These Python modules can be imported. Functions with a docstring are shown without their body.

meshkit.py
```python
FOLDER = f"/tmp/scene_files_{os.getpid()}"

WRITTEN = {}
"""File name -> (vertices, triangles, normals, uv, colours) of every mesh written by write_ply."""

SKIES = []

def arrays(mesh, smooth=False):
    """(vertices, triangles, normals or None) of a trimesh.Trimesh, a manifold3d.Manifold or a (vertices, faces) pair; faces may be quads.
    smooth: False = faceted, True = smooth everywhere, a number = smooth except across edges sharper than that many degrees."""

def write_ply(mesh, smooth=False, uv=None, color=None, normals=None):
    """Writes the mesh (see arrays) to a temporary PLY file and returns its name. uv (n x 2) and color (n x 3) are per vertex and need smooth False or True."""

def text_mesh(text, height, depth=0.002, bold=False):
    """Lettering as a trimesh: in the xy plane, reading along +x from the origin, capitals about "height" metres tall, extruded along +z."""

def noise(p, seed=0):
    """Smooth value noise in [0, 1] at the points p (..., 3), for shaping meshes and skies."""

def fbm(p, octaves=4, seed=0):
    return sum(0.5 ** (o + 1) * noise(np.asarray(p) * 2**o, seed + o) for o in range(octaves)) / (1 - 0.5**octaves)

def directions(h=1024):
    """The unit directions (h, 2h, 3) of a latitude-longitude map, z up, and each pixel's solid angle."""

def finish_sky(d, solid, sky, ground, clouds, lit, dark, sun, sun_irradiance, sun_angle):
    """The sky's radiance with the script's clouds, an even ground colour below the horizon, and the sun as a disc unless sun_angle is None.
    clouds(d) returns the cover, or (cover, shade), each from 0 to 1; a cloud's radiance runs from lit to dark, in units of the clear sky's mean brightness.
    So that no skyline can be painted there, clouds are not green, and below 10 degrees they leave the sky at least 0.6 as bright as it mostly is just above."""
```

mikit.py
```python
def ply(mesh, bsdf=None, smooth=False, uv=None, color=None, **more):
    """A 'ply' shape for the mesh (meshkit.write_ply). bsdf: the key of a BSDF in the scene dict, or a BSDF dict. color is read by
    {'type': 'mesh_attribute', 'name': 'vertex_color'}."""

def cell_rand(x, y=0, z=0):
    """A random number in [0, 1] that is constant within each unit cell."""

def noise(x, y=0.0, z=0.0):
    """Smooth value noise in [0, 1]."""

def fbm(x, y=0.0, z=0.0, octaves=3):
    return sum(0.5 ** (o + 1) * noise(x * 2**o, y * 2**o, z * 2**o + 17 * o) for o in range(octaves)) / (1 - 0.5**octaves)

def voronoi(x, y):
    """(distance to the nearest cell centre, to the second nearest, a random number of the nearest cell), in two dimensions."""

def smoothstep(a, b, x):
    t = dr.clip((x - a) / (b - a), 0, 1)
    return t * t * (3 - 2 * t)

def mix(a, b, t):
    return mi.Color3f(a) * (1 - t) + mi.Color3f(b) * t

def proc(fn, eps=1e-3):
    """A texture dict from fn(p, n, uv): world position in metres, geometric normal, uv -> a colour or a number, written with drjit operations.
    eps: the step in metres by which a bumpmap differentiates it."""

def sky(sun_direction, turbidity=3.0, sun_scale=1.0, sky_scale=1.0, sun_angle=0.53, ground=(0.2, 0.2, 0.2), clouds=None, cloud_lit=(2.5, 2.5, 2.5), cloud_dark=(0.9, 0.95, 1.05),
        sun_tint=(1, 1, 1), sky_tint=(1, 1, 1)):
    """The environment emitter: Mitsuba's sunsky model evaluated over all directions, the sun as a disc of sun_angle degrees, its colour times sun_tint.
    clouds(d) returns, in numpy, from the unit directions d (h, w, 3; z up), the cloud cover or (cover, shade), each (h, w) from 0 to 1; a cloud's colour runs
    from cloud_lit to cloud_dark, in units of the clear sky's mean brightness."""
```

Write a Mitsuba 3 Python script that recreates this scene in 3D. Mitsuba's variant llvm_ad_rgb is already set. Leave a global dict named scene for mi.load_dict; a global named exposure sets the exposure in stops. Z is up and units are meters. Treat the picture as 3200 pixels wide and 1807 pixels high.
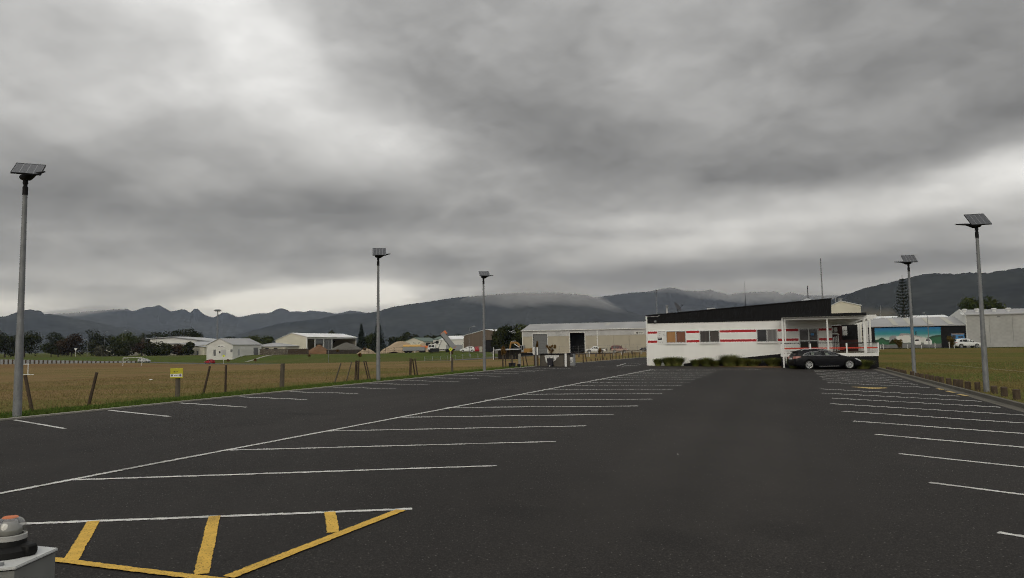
import math, numpy as np, trimesh, manifold3d as m3, mitsuba as mi, drjit as dr
from shapely.geometry import Polygon, LineString
from shapely import affinity
import mikit, meshkit
from mikit import proc, noise, fbm, voronoi, smoothstep, mix

T = mi.ScalarTransform4f
scene, labels = {}, {}
rng = np.random.default_rng(7)

# ------------------------------------------------------------------ camera, sky, exposure
# Frame of the car park: y runs along its length, x across it, z up, metres; the photographer stands at x = y = 0.
exposure = 3.55
EYE = np.array([0, 0, 1.95])
FWD, UP = np.array([-0.33284596, 0.939928, 0.07582166]), np.array([0.03859808, -0.06675902, 0.99702228])
HAZE = 3.4e-5
scene['camera'] = {'type': 'perspective', 'fov': 2 * math.degrees(math.atan(0.68724)), 'fov_axis': 'x', 'near_clip': 0.1, 'far_clip': 30000.0,
                   'to_world': T().look_at(origin=EYE.tolist(), target=(EYE + FWD).tolist(), up=UP.tolist()), 'medium': {'type': 'ref', 'id': 'haze_air'}}
scene['haze_air'] = {'type': 'homogeneous', 'albedo': {'type': 'rgb', 'value': [0.95, 0.95, 0.95]}, 'sigma_t': {'type': 'rgb', 'value': [HAZE, HAZE * 1.17, HAZE * 1.6]}}

CLOUDS = [  # banks of thicker and thinner stratus: bearing from the lot's axis, elevation, widths (degrees), brightness
    (600, 150, 170, 120, 34, 25), (300, 130, 380, 170, 24, 0), (480, 40, 260, 70, 16, 0), (840, 330, 170, 60, 30, 10), (1030, 330, 90, 60, 24, 0), (760, 240, 140, 80, 14, 30), (500, 330, 320, 60, 12, 0),
    (1600, 400, 560, 75, -22, 11), (2040, 482, 210, 34, -30, 4), (2350, 240, 300, 130, -26, 0), (1250, 170, 300, 100, -8, 20), (2480, 420, 220, 50, -26, -8), (1330, 320, 200, 50, -12, 10),
    (480, 555, 620, 48, -30, 0), (760, 640, 600, 22, -14, 0), (80, 470, 260, 60, -10, 0), (1000, 520, 300, 40, -18, 0), (240, 400, 200, 40, 10, 0),
    (830, 742, 220, 28, 120, -3), (50, 766, 110, 22, 70, 0), (1010, 760, 90, 18, 30, 0), (620, 772, 140, 20, 52, 0), (1360, 712, 300, 26, -20, 0), (1850, 705, 300, 22, -16, 0),
    (2080, 565, 440, 42, 46, -6), (2510, 505, 160, 52, 56, -12), (1620, 560, 260, 30, 20, 0), (2200, 620, 420, 36, 12, 0), (1850, 600, 500, 12, -16, 2), (2250, 690, 420, 20, -22, 0), (1500, 660, 350, 16, -8, 2),
    (1250, 610, 260, 18, 12, 0), (300, 700, 300, 14, 10, 0), (1750, 700, 250, 14, -6, 0)]


def clouds(d):
    el = np.degrees(np.arcsin(np.clip(d[..., 2], 0, 1)))
    az = (np.degrees(np.arctan2(d[..., 0], d[..., 1])) + 19.5 + 180) % 360 - 180
    k = 1.0 / (d[..., 2] + 0.07)
    p = np.stack([d[..., 0] * k, d[..., 1] * k, 0 * k], -1)
    an = np.stack([az / 7.0, el / 3.6, 0 * el], -1)
    w1, w2 = 0.3 * meshkit.fbm(p * 1.9, 5, 3) + 0.7 * meshkit.fbm(an, 5, 71) - 0.5, 0.3 * meshkit.fbm(p * 1.9 + 9.3, 5, 8) + 0.7 * meshkit.fbm(an + 5.7, 5, 77) - 0.5
    u = az / 0.0296 + 170 * w1 + 1288 + 60 * (meshkit.fbm(p * 6, 3, 5) - 0.5)
    v = 872 - el / 0.0300 + 66 * w2 * np.clip(el / 9, 0.25, 1.4)
    s = 164 + np.zeros_like(el)
    for cu, cv, su, sv, amp, rot in CLOUDS:
        c, sn = math.cos(math.radians(rot)), math.sin(math.radians(rot))
        du, dv = u - cu, v - cv
        x, y = (du * c + dv * sn) / su, (dv * c - du * sn) / sv
        s = s + amp * np.exp(-0.5 * (x * x + y * y) ** 1.15)
    s = s + 24 * (meshkit.fbm(p * np.array([1.1, 1.9, 1]) + 3.1, 5, 21) - 0.5) + 9 * (meshkit.fbm(p * np.array([3.4, 4.6, 1]) + 3 * w1[..., None], 5, 33) - 0.5)
    q = np.stack([az / 6.0 + 1.6 * w2, el / 3.0 + 1.2 * w1, 0 * el], -1)
    s = s + 42 * (meshkit.fbm(q, 6, 51) - 0.5) + 20 * (meshkit.fbm(q * 2.9, 4, 57) - 0.5)
    s = s + 22 * (meshkit.fbm(np.stack([az / 9, el / 1.3, 0 * el], -1), 4, 40) - 0.5) * np.clip(1 - el / 18, 0, 1)
    lin = (np.clip(s, 60, 238) / 255) ** 2.2
    lin = lin * (1 + 1.1 * np.clip((el - 20) / 50, 0, 1) ** 1.2)
    return np.ones_like(el), 1 - np.clip(lin / 2.4, 0, 1)


SUN = np.array([0.1, -0.86, 0.5])
scene['sky'] = mikit.sky(SUN, turbidity=4, sun_scale=0.095, sky_scale=1.0, sun_angle=50, sun_tint=(0.84, 1.0, 1.27), ground=(0.09, 0.085, 0.07), clouds=clouds, cloud_lit=(2.4, 2.4, 2.38), cloud_dark=(0.0, 0.0, 0.0))


# ------------------------------------------------------------------ materials
def rgb(c): return {'type': 'rgb', 'value': list(map(float, c if hasattr(c, '__len__') else (c, c, c)))}
def two(d): return {'type': 'twosided', 'b': d}
def mat(key, c, rough=0.7, spec=0.4, metallic=0.0, **k):
    scene[key] = two({'type': 'principled', 'base_color': c if isinstance(c, dict) else rgb(c), 'roughness': rough, 'specular': spec, 'metallic': metallic, **k})
    return key
def matte(key, c):
    scene[key] = two({'type': 'diffuse', 'reflectance': c if isinstance(c, dict) else rgb(c)})
    return key
def bumped(key, inner, fn, eps, scale=1.0):
    scene[key] = two({'type': 'bumpmap', 'arbitrary': proc(fn, eps), 'scale': scale, 'b': inner})
    return key


def asphalt_colour(p, n, uv):
    big = fbm(p.x * 0.22, p.y * 0.13, 0.0, 4)
    mid = fbm(p.x * 1.7, p.y * 1.7, 5.0, 3)
    a, b, r = voronoi(p.x * 75, p.y * 75)
    a2, b2, r2 = voronoi(p.x * 23, p.y * 23)
    stone = smoothstep(0.34, 0.12, a) * smoothstep(0.45, 1.0, r)
    speck = smoothstep(0.16, 0.08, a2) * smoothstep(0.93, 0.97, r2)
    col = mix((0.0148, 0.013, 0.0115), (0.0222, 0.0198, 0.0178), smoothstep(0.2, 0.8, big))
    col = col * (0.86 + 0.28 * mid) * (0.68 + 0.64 * r)
    lane = smoothstep(0.9, 0.2, dr.abs(dr.abs(p.x + 1.2) - 0.85)) + smoothstep(0.9, 0.2, dr.abs(dr.abs(p.x + 12.3) - 0.85))
    col = col * (1 + 0.16 * dr.clip(lane, 0, 1) * (0.5 + big))
    a3, b3, r3 = voronoi(p.x * 0.42 + 0.25 * mid, p.y * 0.42)
    oil = smoothstep(0.2, 0.06, a3 + 0.12 * (mid - 0.5)) * smoothstep(0.55, 0.7, r3)
    col = col * (1 - 0.2 * oil)
    seam = smoothstep(0.03, 0.008, dr.abs(p.x + 4.75 + 0.06 * (mid - 0.5))) + smoothstep(0.03, 0.008, dr.abs(p.x - 0.35 + 0.06 * (mid - 0.5))) + smoothstep(0.03, 0.008, dr.abs(p.x + 14.1 + 0.06 * (mid - 0.5)))
    a4, b4, r4 = voronoi(p.x * 0.16 + 0.4 * mid, p.y * 0.16 + 0.4 * big)
    crack = smoothstep(0.006, 0.002, b4 - a4) * smoothstep(0.5, 0.65, noise(p.x * 0.3, p.y * 0.3, 4.0))
    col = col * (1 - 0.12 * dr.clip(seam, 0, 1)) * (1 - 0.4 * crack)
    damp = smoothstep(1.0, 0.35, dr.sqrt(dr.square((p.x + 12.4) / 1.1) + dr.square((p.y - 17.6) / 0.42)) + 0.3 * (mid - 0.5))
    col = col * (1 - 0.4 * damp)
    rust = smoothstep(0.62, 0.82, fbm(p.x * 0.55 + 31, p.y * 0.45, 2.0, 3))
    col = mix(col, col * mi.Color3f(1.02, 1.0, 0.99), rust)
    grit = smoothstep(0.3, 0.16, a2) * smoothstep(0.72, 0.9, r2)
    return mix(mix(mix(col, (0.06, 0.055, 0.048), 0.5 * grit), (0.075, 0.069, 0.06), 0.5 * stone), (0.24, 0.23, 0.21), 0.75 * speck)


def asphalt_bump(p, n, uv):
    a, b, r = voronoi(p.x * 62, p.y * 62)
    return 0.003 * smoothstep(0.75, 0.1, a) * (0.5 + r) + 0.002 * noise(p.x * 19, p.y * 19)


bumped('asphalt', {'type': 'principled', 'base_color': proc(asphalt_colour), 'roughness': 0.55, 'specular': 0.09}, asphalt_bump, 0.004)


def wear(p):
    a, b, r = voronoi(p.x * 34, p.y * 34)
    a2, b2, r2 = voronoi(p.x * 95, p.y * 95)
    big = fbm(p.x * 1.1, p.y * 1.1, 3.0, 3)
    pit = smoothstep(0.34, 0.18, a) * smoothstep(0.62, 0.75, r) + 0.6 * smoothstep(0.3, 0.15, a2) * smoothstep(0.7, 0.8, r2)
    return dr.clip(pit * (0.3 + 0.8 * big) * smoothstep(26, 12, p.y) + 0.5 * smoothstep(0.58, 0.84, big), 0, 1)
def white_wear(p, n, uv): return mix(mi.Color3f(0.52, 0.52, 0.5) * (0.8 + 0.3 * noise(p.x * 9, p.y * 9)), (0.07, 0.068, 0.062), 0.8 * wear(p))
def yellow_wear(p, n, uv): return mix(mi.Color3f(0.55, 0.345, 0.06) * (0.86 + 0.24 * noise(p.x * 14, p.y * 14)), (0.07, 0.05, 0.025), 0.9 * wear(p))
def paint_bump(p, n, uv):
    a, b, r = voronoi(p.x * 50, p.y * 50)
    return 0.004 * smoothstep(0.7, 0.1, a) * r
bumped('white_line_paint', {'type': 'principled', 'base_color': proc(white_wear), 'roughness': 0.75, 'specular': 0.3}, paint_bump, 0.004)
bumped('yellow_line_paint', {'type': 'principled', 'base_color': proc(yellow_wear), 'roughness': 0.75, 'specular': 0.3}, paint_bump, 0.004)


def grass_colour(p, n, uv):
    e = p.x * 0.9426 + p.y * 0.3338                       # along the streets of the town
    f = -p.x * 0.3338 + p.y * 0.9426
    big = fbm(e * 0.014, f * 0.05, 1.0, 4)
    mid = fbm(e * 0.09, f * 0.3, 4.0, 4)
    small = fbm(p.x * 1.6, p.y * 1.6, 7.0, 3)
    tiny = noise(p.x * 14, p.y * 14)
    brown, olive, green = (0.162, 0.114, 0.058), (0.125, 0.108, 0.042), (0.072, 0.088, 0.025)
    left = smoothstep(-10, -30, p.x)
    dry = dr.clip(smoothstep(0.3, 0.7, 0.62 * big + 0.38 * mid + 0.16 * left - 0.02), 0, 1)
    col = mix(olive, brown, dry)
    col = mix(col, green, smoothstep(0.5, 0.72, 1 - mid) * 0.5 * (1 - 0.5 * dry))
    froad = dr.select(e < -106, 262 + (-106 - e) * 0.3, dr.select(e < -14, 262 - (e + 106) * 0.924, dr.select(e < 10, 177 + (e + 14) * 0.54, 190 + 0 * e)))
    band = dr.clip(1.5 - dr.abs(froad - f - 44 - 30 * (mid - 0.5)) / 22, 0, 1) * smoothstep(-60, -95, e)
    col = mix(col, mi.Color3f(0.135, 0.082, 0.044), 0.6 * band)
    right = smoothstep(5.0, 9.0, p.x) * smoothstep(170, 150, p.y)
    rcol = mix((0.072, 0.084, 0.024), (0.112, 0.086, 0.034), smoothstep(0.42, 0.66, fbm(p.x * 0.035, p.y * 0.085, 9.0, 4) + 0.06 * smoothstep(60, 90, p.y)))
    rcol = mix(rcol, (0.072, 0.085, 0.025), 0.5 * smoothstep(0.5, 0.7, fbm(p.x * 0.11, p.y * 0.2, 3.0, 3)))
    col = mix(col, rcol, right)
    verge = smoothstep(-21.4 + 1.4 * (mid - 0.5) * 2, -20.4, p.x) * smoothstep(-5.0, -12.0, p.x) * smoothstep(90, 40, p.y)
    col = mix(col, mix((0.05, 0.088, 0.018), (0.078, 0.105, 0.026), small), 0.9 * verge)
    bank = smoothstep(-3, 4, f - froad + 5) * smoothstep(14, 0, e) * left
    col = mix(col, mix((0.05, 0.072, 0.02), (0.08, 0.08, 0.03), mid), 0.92 * bank)
    lush = smoothstep(8, 12, f - froad) * smoothstep(26, 18, f - froad) * bank
    col = mix(col, (0.045, 0.082, 0.018), 0.35 * lush)
    return col * (1.0 + 0.4 * small) * (0.8 + 0.4 * tiny)


def grass_bump(p, n, uv): return 0.05 * fbm(p.x * 5, p.y * 5, 2.0, 3) + 0.02 * noise(p.x * 27, p.y * 27)
bumped('grass', {'type': 'diffuse', 'reflectance': proc(grass_colour)}, grass_bump, 0.02)
matte('verge_blades', proc(lambda p, n, uv: mix((0.055, 0.108, 0.02), (0.12, 0.145, 0.04), noise(p.x * 3, p.y * 3, p.z * 9))))
matte('dry_blades', proc(lambda p, n, uv: mix((0.21, 0.15, 0.075), (0.155, 0.146, 0.05), fbm(p.x * 0.4, p.y * 0.4, 1.0))))
mat('road_seal', proc(lambda p, n, uv: mi.Color3f(0.07, 0.069, 0.067) * (0.8 + 0.4 * fbm(p.x * .5, p.y * .5))), 0.85)
mat('concrete', proc(lambda p, n, uv: mix((0.2, 0.19, 0.165), (0.32, 0.305, 0.27), fbm(p.x * 1.3, p.y * 1.3, p.z * 3, 4)) * (0.8 + 0.4 * noise(p.x * 40, p.y * 40, p.z * 40))), 0.85)
mat('kerb_concrete', proc(lambda p, n, uv: mix((0.048, 0.045, 0.037), (0.09, 0.084, 0.07), fbm(p.x * 2.3, p.y * 0.9, p.z * 3, 4)) * (0.7 + 0.6 * noise(p.x * 40, p.y * 40, p.z * 40))), 0.9)
mat('galvanised', proc(lambda p, n, uv: mix((0.13, 0.137, 0.145), (0.26, 0.268, 0.277), fbm(p.x * 11, p.y * 11, p.z * 5, 3)) * (0.85 + 0.3 * noise(p.x * 60, p.y * 60, p.z * 60))), 0.55, 0.5, 0.25)
mat('black_metal', (0.011, 0.011, 0.012), 0.65, 0.2)
mat('frame_alloy', (0.35, 0.36, 0.37), 0.4, 0.5, 0.6)
mat('solar_cell', proc(lambda p, n, uv: mi.Color3f(0.03, 0.032, 0.038) * (0.8 + 0.5 * noise(p.x * 30, p.y * 30, p.z * 30))), 0.3, 0.3)
mat('timber_dark', proc(lambda p, n, uv: mix((0.028, 0.019, 0.013), (0.085, 0.06, 0.04), fbm(p.x * 14, p.y * 14, p.z * 2.2, 4))), 0.9)
mat('timber_grey', proc(lambda p, n, uv: mix((0.05, 0.04, 0.03), (0.125, 0.105, 0.082), fbm(p.x * 12, p.y * 12, p.z * 2.5, 4))), 0.9)
mat('stump_timber', proc(lambda p, n, uv: mix((0.035, 0.025, 0.016), (0.1, 0.073, 0.05), fbm(p.x * 9, p.y * 9, p.z * 3.5, 4))), 0.95)


def wall_white(p, n, uv):
    grime = fbm(p.x * 0.9, p.y * 0.9, p.z * 1.6, 4)
    streak = fbm(p.x * 5.5, p.y * 5.5, p.z * 0.35, 3)
    return mi.Color3f(0.86, 0.86, 0.84) * (0.9 + 0.08 * grime + 0.1 * (streak - 0.5))
bumped('white_wall', {'type': 'principled', 'base_color': proc(wall_white), 'roughness': 0.7, 'specular': 0.3}, lambda p, n, uv: 0.004 * fbm(p.x * 9, p.z * 9, p.y * 9, 3), 0.01)
mat('white_trim', proc(lambda p, n, uv: mi.Color3f(0.78, 0.78, 0.77) * (0.86 + 0.16 * fbm(p.x * 3, p.y * 3, p.z * 3))), 0.5)
mat('faded_yellow', proc(lambda p, n, uv: mi.Color3f(0.36, 0.26, 0.1) * (0.6 + 0.7 * fbm(p.x * 3, p.y * 3, 1.0, 3))), 0.8)
mat('faded_line', (0.26, 0.25, 0.17), 0.9)
mat('red_paint', proc(lambda p, n, uv: mi.Color3f(0.42, 0.009, 0.016) * (0.85 + 0.3 * fbm(p.x * 4, p.y * 4, p.z * 6))), 0.5)
mat('rail_red', proc(lambda p, n, uv: mi.Color3f(0.5, 0.045, 0.02) * (0.85 + 0.3 * fbm(p.x * 4, p.y * 4, p.z * 6))), 0.5)
mat('black_cladding', proc(lambda p, n, uv: mi.Color3f(0.0105, 0.0105, 0.0115) * (0.8 + 0.4 * fbm(p.x * 2, p.y * 2, p.z * 1.0))), 0.7, 0.15)
mat('white_aluminium', (0.55, 0.55, 0.55), 0.4)
mat('silver_aluminium', (0.42, 0.43, 0.43), 0.4, 0.5, 0.2)
scene['window_glass'] = {'type': 'thindielectric', 'int_ior': 1.36}
scene['car_glass'] = {'type': 'thindielectric', 'int_ior': 1.52, 'specular_transmittance': rgb((0.5, 0.56, 0.5))}
mat('dark_glass', (0.01, 0.012, 0.013), 0.08, 0.4)
mat('plywood', proc(lambda p, n, uv: mix((0.3, 0.135, 0.03), (0.42, 0.21, 0.06), fbm(p.x * 9, p.y * 9, p.z * 1.2))), 0.7)
mat('hardwood', proc(lambda p, n, uv: mix((0.13, 0.035, 0.01), (0.22, 0.075, 0.024), fbm(p.x * 9, p.y * 9, p.z * 1.2))), 0.7)
mat('brown_curtain', proc(lambda p, n, uv: mi.Color3f(0.045, 0.036, 0.03) * (0.6 + 0.8 * noise(p.x * 22, p.y * 22))), 0.95)
mat('grey_curtain', proc(lambda p, n, uv: mi.Color3f(0.16, 0.155, 0.15) * (0.55 + 0.8 * noise(p.x * 26, p.y * 26))), 0.95)
mat('dark_room', (0.012, 0.012, 0.013), 0.9)  # near-black sheets carry the shade of unlit rooms and doorways in their colour
mat('cream_wall', proc(lambda p, n, uv: mi.Color3f(0.6, 0.575, 0.48) * (0.86 + 0.2 * fbm(p.x * .4, p.y * .4, p.z * .8))), 0.8)
mat('pale_wall', proc(lambda p, n, uv: mi.Color3f(0.62, 0.62, 0.59) * (0.86 + 0.2 * fbm(p.x * .4, p.y * .4, p.z * .8))), 0.8)
mat('block_wall', proc(lambda p, n, uv: mi.Color3f(0.4, 0.4, 0.385) * (0.8 + 0.25 * fbm(p.x * .8, p.y * .8, p.z * .25)) * (0.9 + 0.15 * noise(p.x * 3, p.y * 3, p.z * 3))), 0.85)
mat('tilt_concrete', proc(lambda p, n, uv: mi.Color3f(0.42, 0.385, 0.305) * (0.8 + 0.3 * fbm(p.x * .45, p.y * .45, p.z * .3, 4))), 0.85)
mat('zinc_cladding', proc(lambda p, n, uv: mi.Color3f(0.46, 0.465, 0.47) * (0.85 + 0.3 * fbm(p.x * .7, p.y * .7, p.z * .2))), 0.5, 0.5, 0.2)
mat('zinc_roof', proc(lambda p, n, uv: mi.Color3f(0.29, 0.29, 0.29) * (0.85 + 0.3 * fbm(p.x * .3, p.y * .3, 1.0))), 0.5, 0.4, 0.15)
mat('pale_roof', proc(lambda p, n, uv: mi.Color3f(0.36, 0.37, 0.38) * (0.85 + 0.3 * fbm(p.x * .3, p.y * .3, 1.0))), 0.5, 0.4, 0.15)
mat('bright_roof', proc(lambda p, n, uv: mi.Color3f(0.62, 0.63, 0.63) * (0.8 + 0.35 * fbm(p.x * .5, p.y * .5, 1.0))), 0.5)
mat('green_roof', (0.085, 0.12, 0.1), 0.6)
mat('brown_cladding', proc(lambda p, n, uv: mi.Color3f(0.13, 0.1, 0.075) * (0.85 + 0.25 * noise(p.x * 2.2, p.y * 2.2))), 0.7)
mat('tan_wall', (0.24, 0.18, 0.13), 0.8)
mat('maroon_wall', (0.05, 0.014, 0.012), 0.7)
mat('grey_door', proc(lambda p, n, uv: mi.Color3f(0.14, 0.145, 0.15) * (0.85 + 0.25 * smoothstep(0.3, 0.7, noise(0.0, 0.0, p.z * 12)))), 0.55)
mat('skylight', (0.34, 0.33, 0.28), 0.4)
mat('sand', proc(lambda p, n, uv: mix((0.24, 0.18, 0.115), (0.38, 0.3, 0.21), fbm(p.x * .8, p.y * .8, p.z * 1.5, 4))), 0.95)
mat('earth', proc(lambda p, n, uv: mix((0.1, 0.055, 0.028), (0.2, 0.11, 0.055), fbm(p.x * .8, p.y * .8, p.z * 1.5, 4))), 0.95)
mat('gravel', proc(lambda p, n, uv: mix((0.075, 0.072, 0.06), (0.12, 0.115, 0.1), fbm(p.x * .8, p.y * .8, p.z * 1.5, 4))), 0.95)
mat('net', (0.035, 0.028, 0.023), 0.95)
mat('tyre', (0.012, 0.012, 0.012), 0.9, 0.15)
mat('alloy_rim', (0.6, 0.61, 0.62), 0.3, 0.5, 0.7)
mat('black_trim', (0.009, 0.009, 0.009), 0.6, 0.2)
mat('chrome', (0.62, 0.62, 0.62), 0.2, 0.5, 0.9)
mat('lamp_glass', (0.5, 0.52, 0.53), 0.15, 0.6)
mat('tail_glass', (0.3, 0.1, 0.08), 0.15, 0.6)
def car_paint(key, c): return mat(key, c, 0.35, 0.12, 0.0, clearcoat=0.16, clearcoat_gloss=0.95)
for k, c in (('paint_black', (0.006, 0.006, 0.008)), ('paint_white', (0.66, 0.67, 0.67)), ('paint_silver', (0.42, 0.43, 0.44)), ('paint_red', (0.3, 0.016, 0.025)), ('paint_maroon', (0.12, 0.02, 0.022)), ('paint_beige', (0.42, 0.3, 0.25)), ('paint_slate', (0.03, 0.034, 0.045))): car_paint(k, c)
mat('machine_yellow', (0.28, 0.15, 0.035), 0.6)
mat('safety_orange', (0.62, 0.16, 0.045), 0.6)
mat('tarp_tan', (0.5, 0.31, 0.1), 0.8)
mat('tray_grey', (0.24, 0.25, 0.26), 0.6)
mat('sign_yellow', (0.46, 0.42, 0.025), 0.5)
mat('sign_lime', (0.6, 0.7, 0.03), 0.5)
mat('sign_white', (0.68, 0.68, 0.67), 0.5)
mat('sign_ink', (0.03, 0.03, 0.035), 0.6)
mat('sign_blue', (0.05, 0.2, 0.42), 0.6)
mat('sign_purple', (0.16, 0.12, 0.25), 0.6)
mat('cabinet_grey', proc(lambda p, n, uv: mi.Color3f(0.2, 0.205, 0.195) * (0.9 + 0.15 * fbm(p.x * 12, p.y * 12, p.z * 5))), 0.5)
mat('cabinet_lid', proc(lambda p, n, uv: mi.Color3f(0.5, 0.51, 0.5) * (0.9 + 0.15 * fbm(p.x * 9, p.y * 9, p.z * 5))), 0.35)
mat('bin_plastic', (0.02, 0.019, 0.026), 0.5)
mat('drab_block', proc(lambda p, n, uv: mix((0.075, 0.066, 0.054), (0.13, 0.118, 0.1), fbm(p.x * 3, p.y * 3, p.z * 3, 4))), 0.9)
scene['beacon_lens'] = {'type': 'thindielectric', 'int_ior': 1.7, 'specular_transmittance': rgb((0.72, 0.72, 0.7))}
mat('beacon_frost', (0.4, 0.4, 0.385), 0.4)
mat('beacon_amber', (0.5, 0.14, 0.045), 0.45)


def leaf(key, a, b, f=0.5): return matte(key, proc(lambda p, n, uv: mix(a, b, smoothstep(0.3, 0.7, fbm(p.x * f, p.y * f, p.z * f, 3))) * (0.7 + 0.6 * noise(p.x * 4 * f, p.y * 4 * f, p.z * 4 * f))))
leaf('leaf_dark', (0.014, 0.021, 0.009), (0.036, 0.04, 0.017))
leaf('leaf_green', (0.028, 0.04, 0.012), (0.06, 0.07, 0.022))
leaf('leaf_bright', (0.035, 0.075, 0.018), (0.05, 0.09, 0.025))
leaf('leaf_brown', (0.026, 0.02, 0.014), (0.05, 0.034, 0.022))
leaf('leaf_grey', (0.06, 0.062, 0.042), (0.1, 0.095, 0.065))
leaf('leaf_autumn', (0.085, 0.05, 0.016), (0.14, 0.08, 0.028), 2.0)
leaf('leaf_olive', (0.06, 0.046, 0.014), (0.11, 0.08, 0.026), 2.0)
mat('soffit', (0.2, 0.185, 0.16), 0.8)
mat('dish_grey', (0.06, 0.06, 0.065), 0.6, 0.2)
leaf('leaf_pine', (0.014, 0.022, 0.016), (0.028, 0.036, 0.024))
leaf('tussock_blade', (0.075, 0.095, 0.024), (0.17, 0.175, 0.052), 3.0)
mat('bark', proc(lambda p, n, uv: mix((0.03, 0.024, 0.018), (0.08, 0.066, 0.05), fbm(p.x * 3, p.y * 3, p.z * 1.5))), 0.95)


def hill_colour(p, n, uv):
    f = fbm(p.x * 0.0028, p.y * 0.0028, p.z * 0.006, 4)
    g = fbm(p.x * 0.03, p.y * 0.03, p.z * 0.07, 3)
    return mix((0.016, 0.019, 0.018), (0.034, 0.037, 0.032), smoothstep(0.25, 0.75, f)) * (0.65 + 0.7 * g)
matte('hill_bush', proc(hill_colour))
def near_hill_colour(p, n, uv):
    cleared = smoothstep(0.56, 0.66, fbm(p.x * 0.0075 + 3, p.y * 0.0045, 0.0, 4)) * smoothstep(105, 65, p.z)
    return mix(hill_colour(p, n, uv), (0.12, 0.105, 0.07), 0.8 * cleared)
matte('hill_cleared', proc(near_hill_colour))


# ------------------------------------------------------------------ mesh helpers
def V(a): return np.asarray(a, float)
def box(x0, x1, y0, y1, z0, z1):
    m = trimesh.creation.box(extents=(abs(x1 - x0), abs(y1 - y0), abs(z1 - z0)))
    m.apply_translation(((x0 + x1) / 2, (y0 + y1) / 2, (z0 + z1) / 2)); return m
def frame_to(p, q, up=(0, 0, 1)):
    p, q = V(p), V(q); z = q - p; l = np.linalg.norm(z); z = z / l
    u = V(up)
    if abs(z @ u) > 0.98: u = V((0, 1, 0))
    x = np.cross(u, z); x /= np.linalg.norm(x); y = np.cross(z, x)
    M = np.eye(4); M[:3, 0], M[:3, 1], M[:3, 2], M[:3, 3] = x, y, z, (p + q) / 2
    return M, l
def beam(p, q, w, h, up=(0, 0, 1)):                         # w sideways, h along up
    M, l = frame_to(p, q, up); m = trimesh.creation.box(extents=(w, h, l)); m.apply_transform(M); return m
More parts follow.
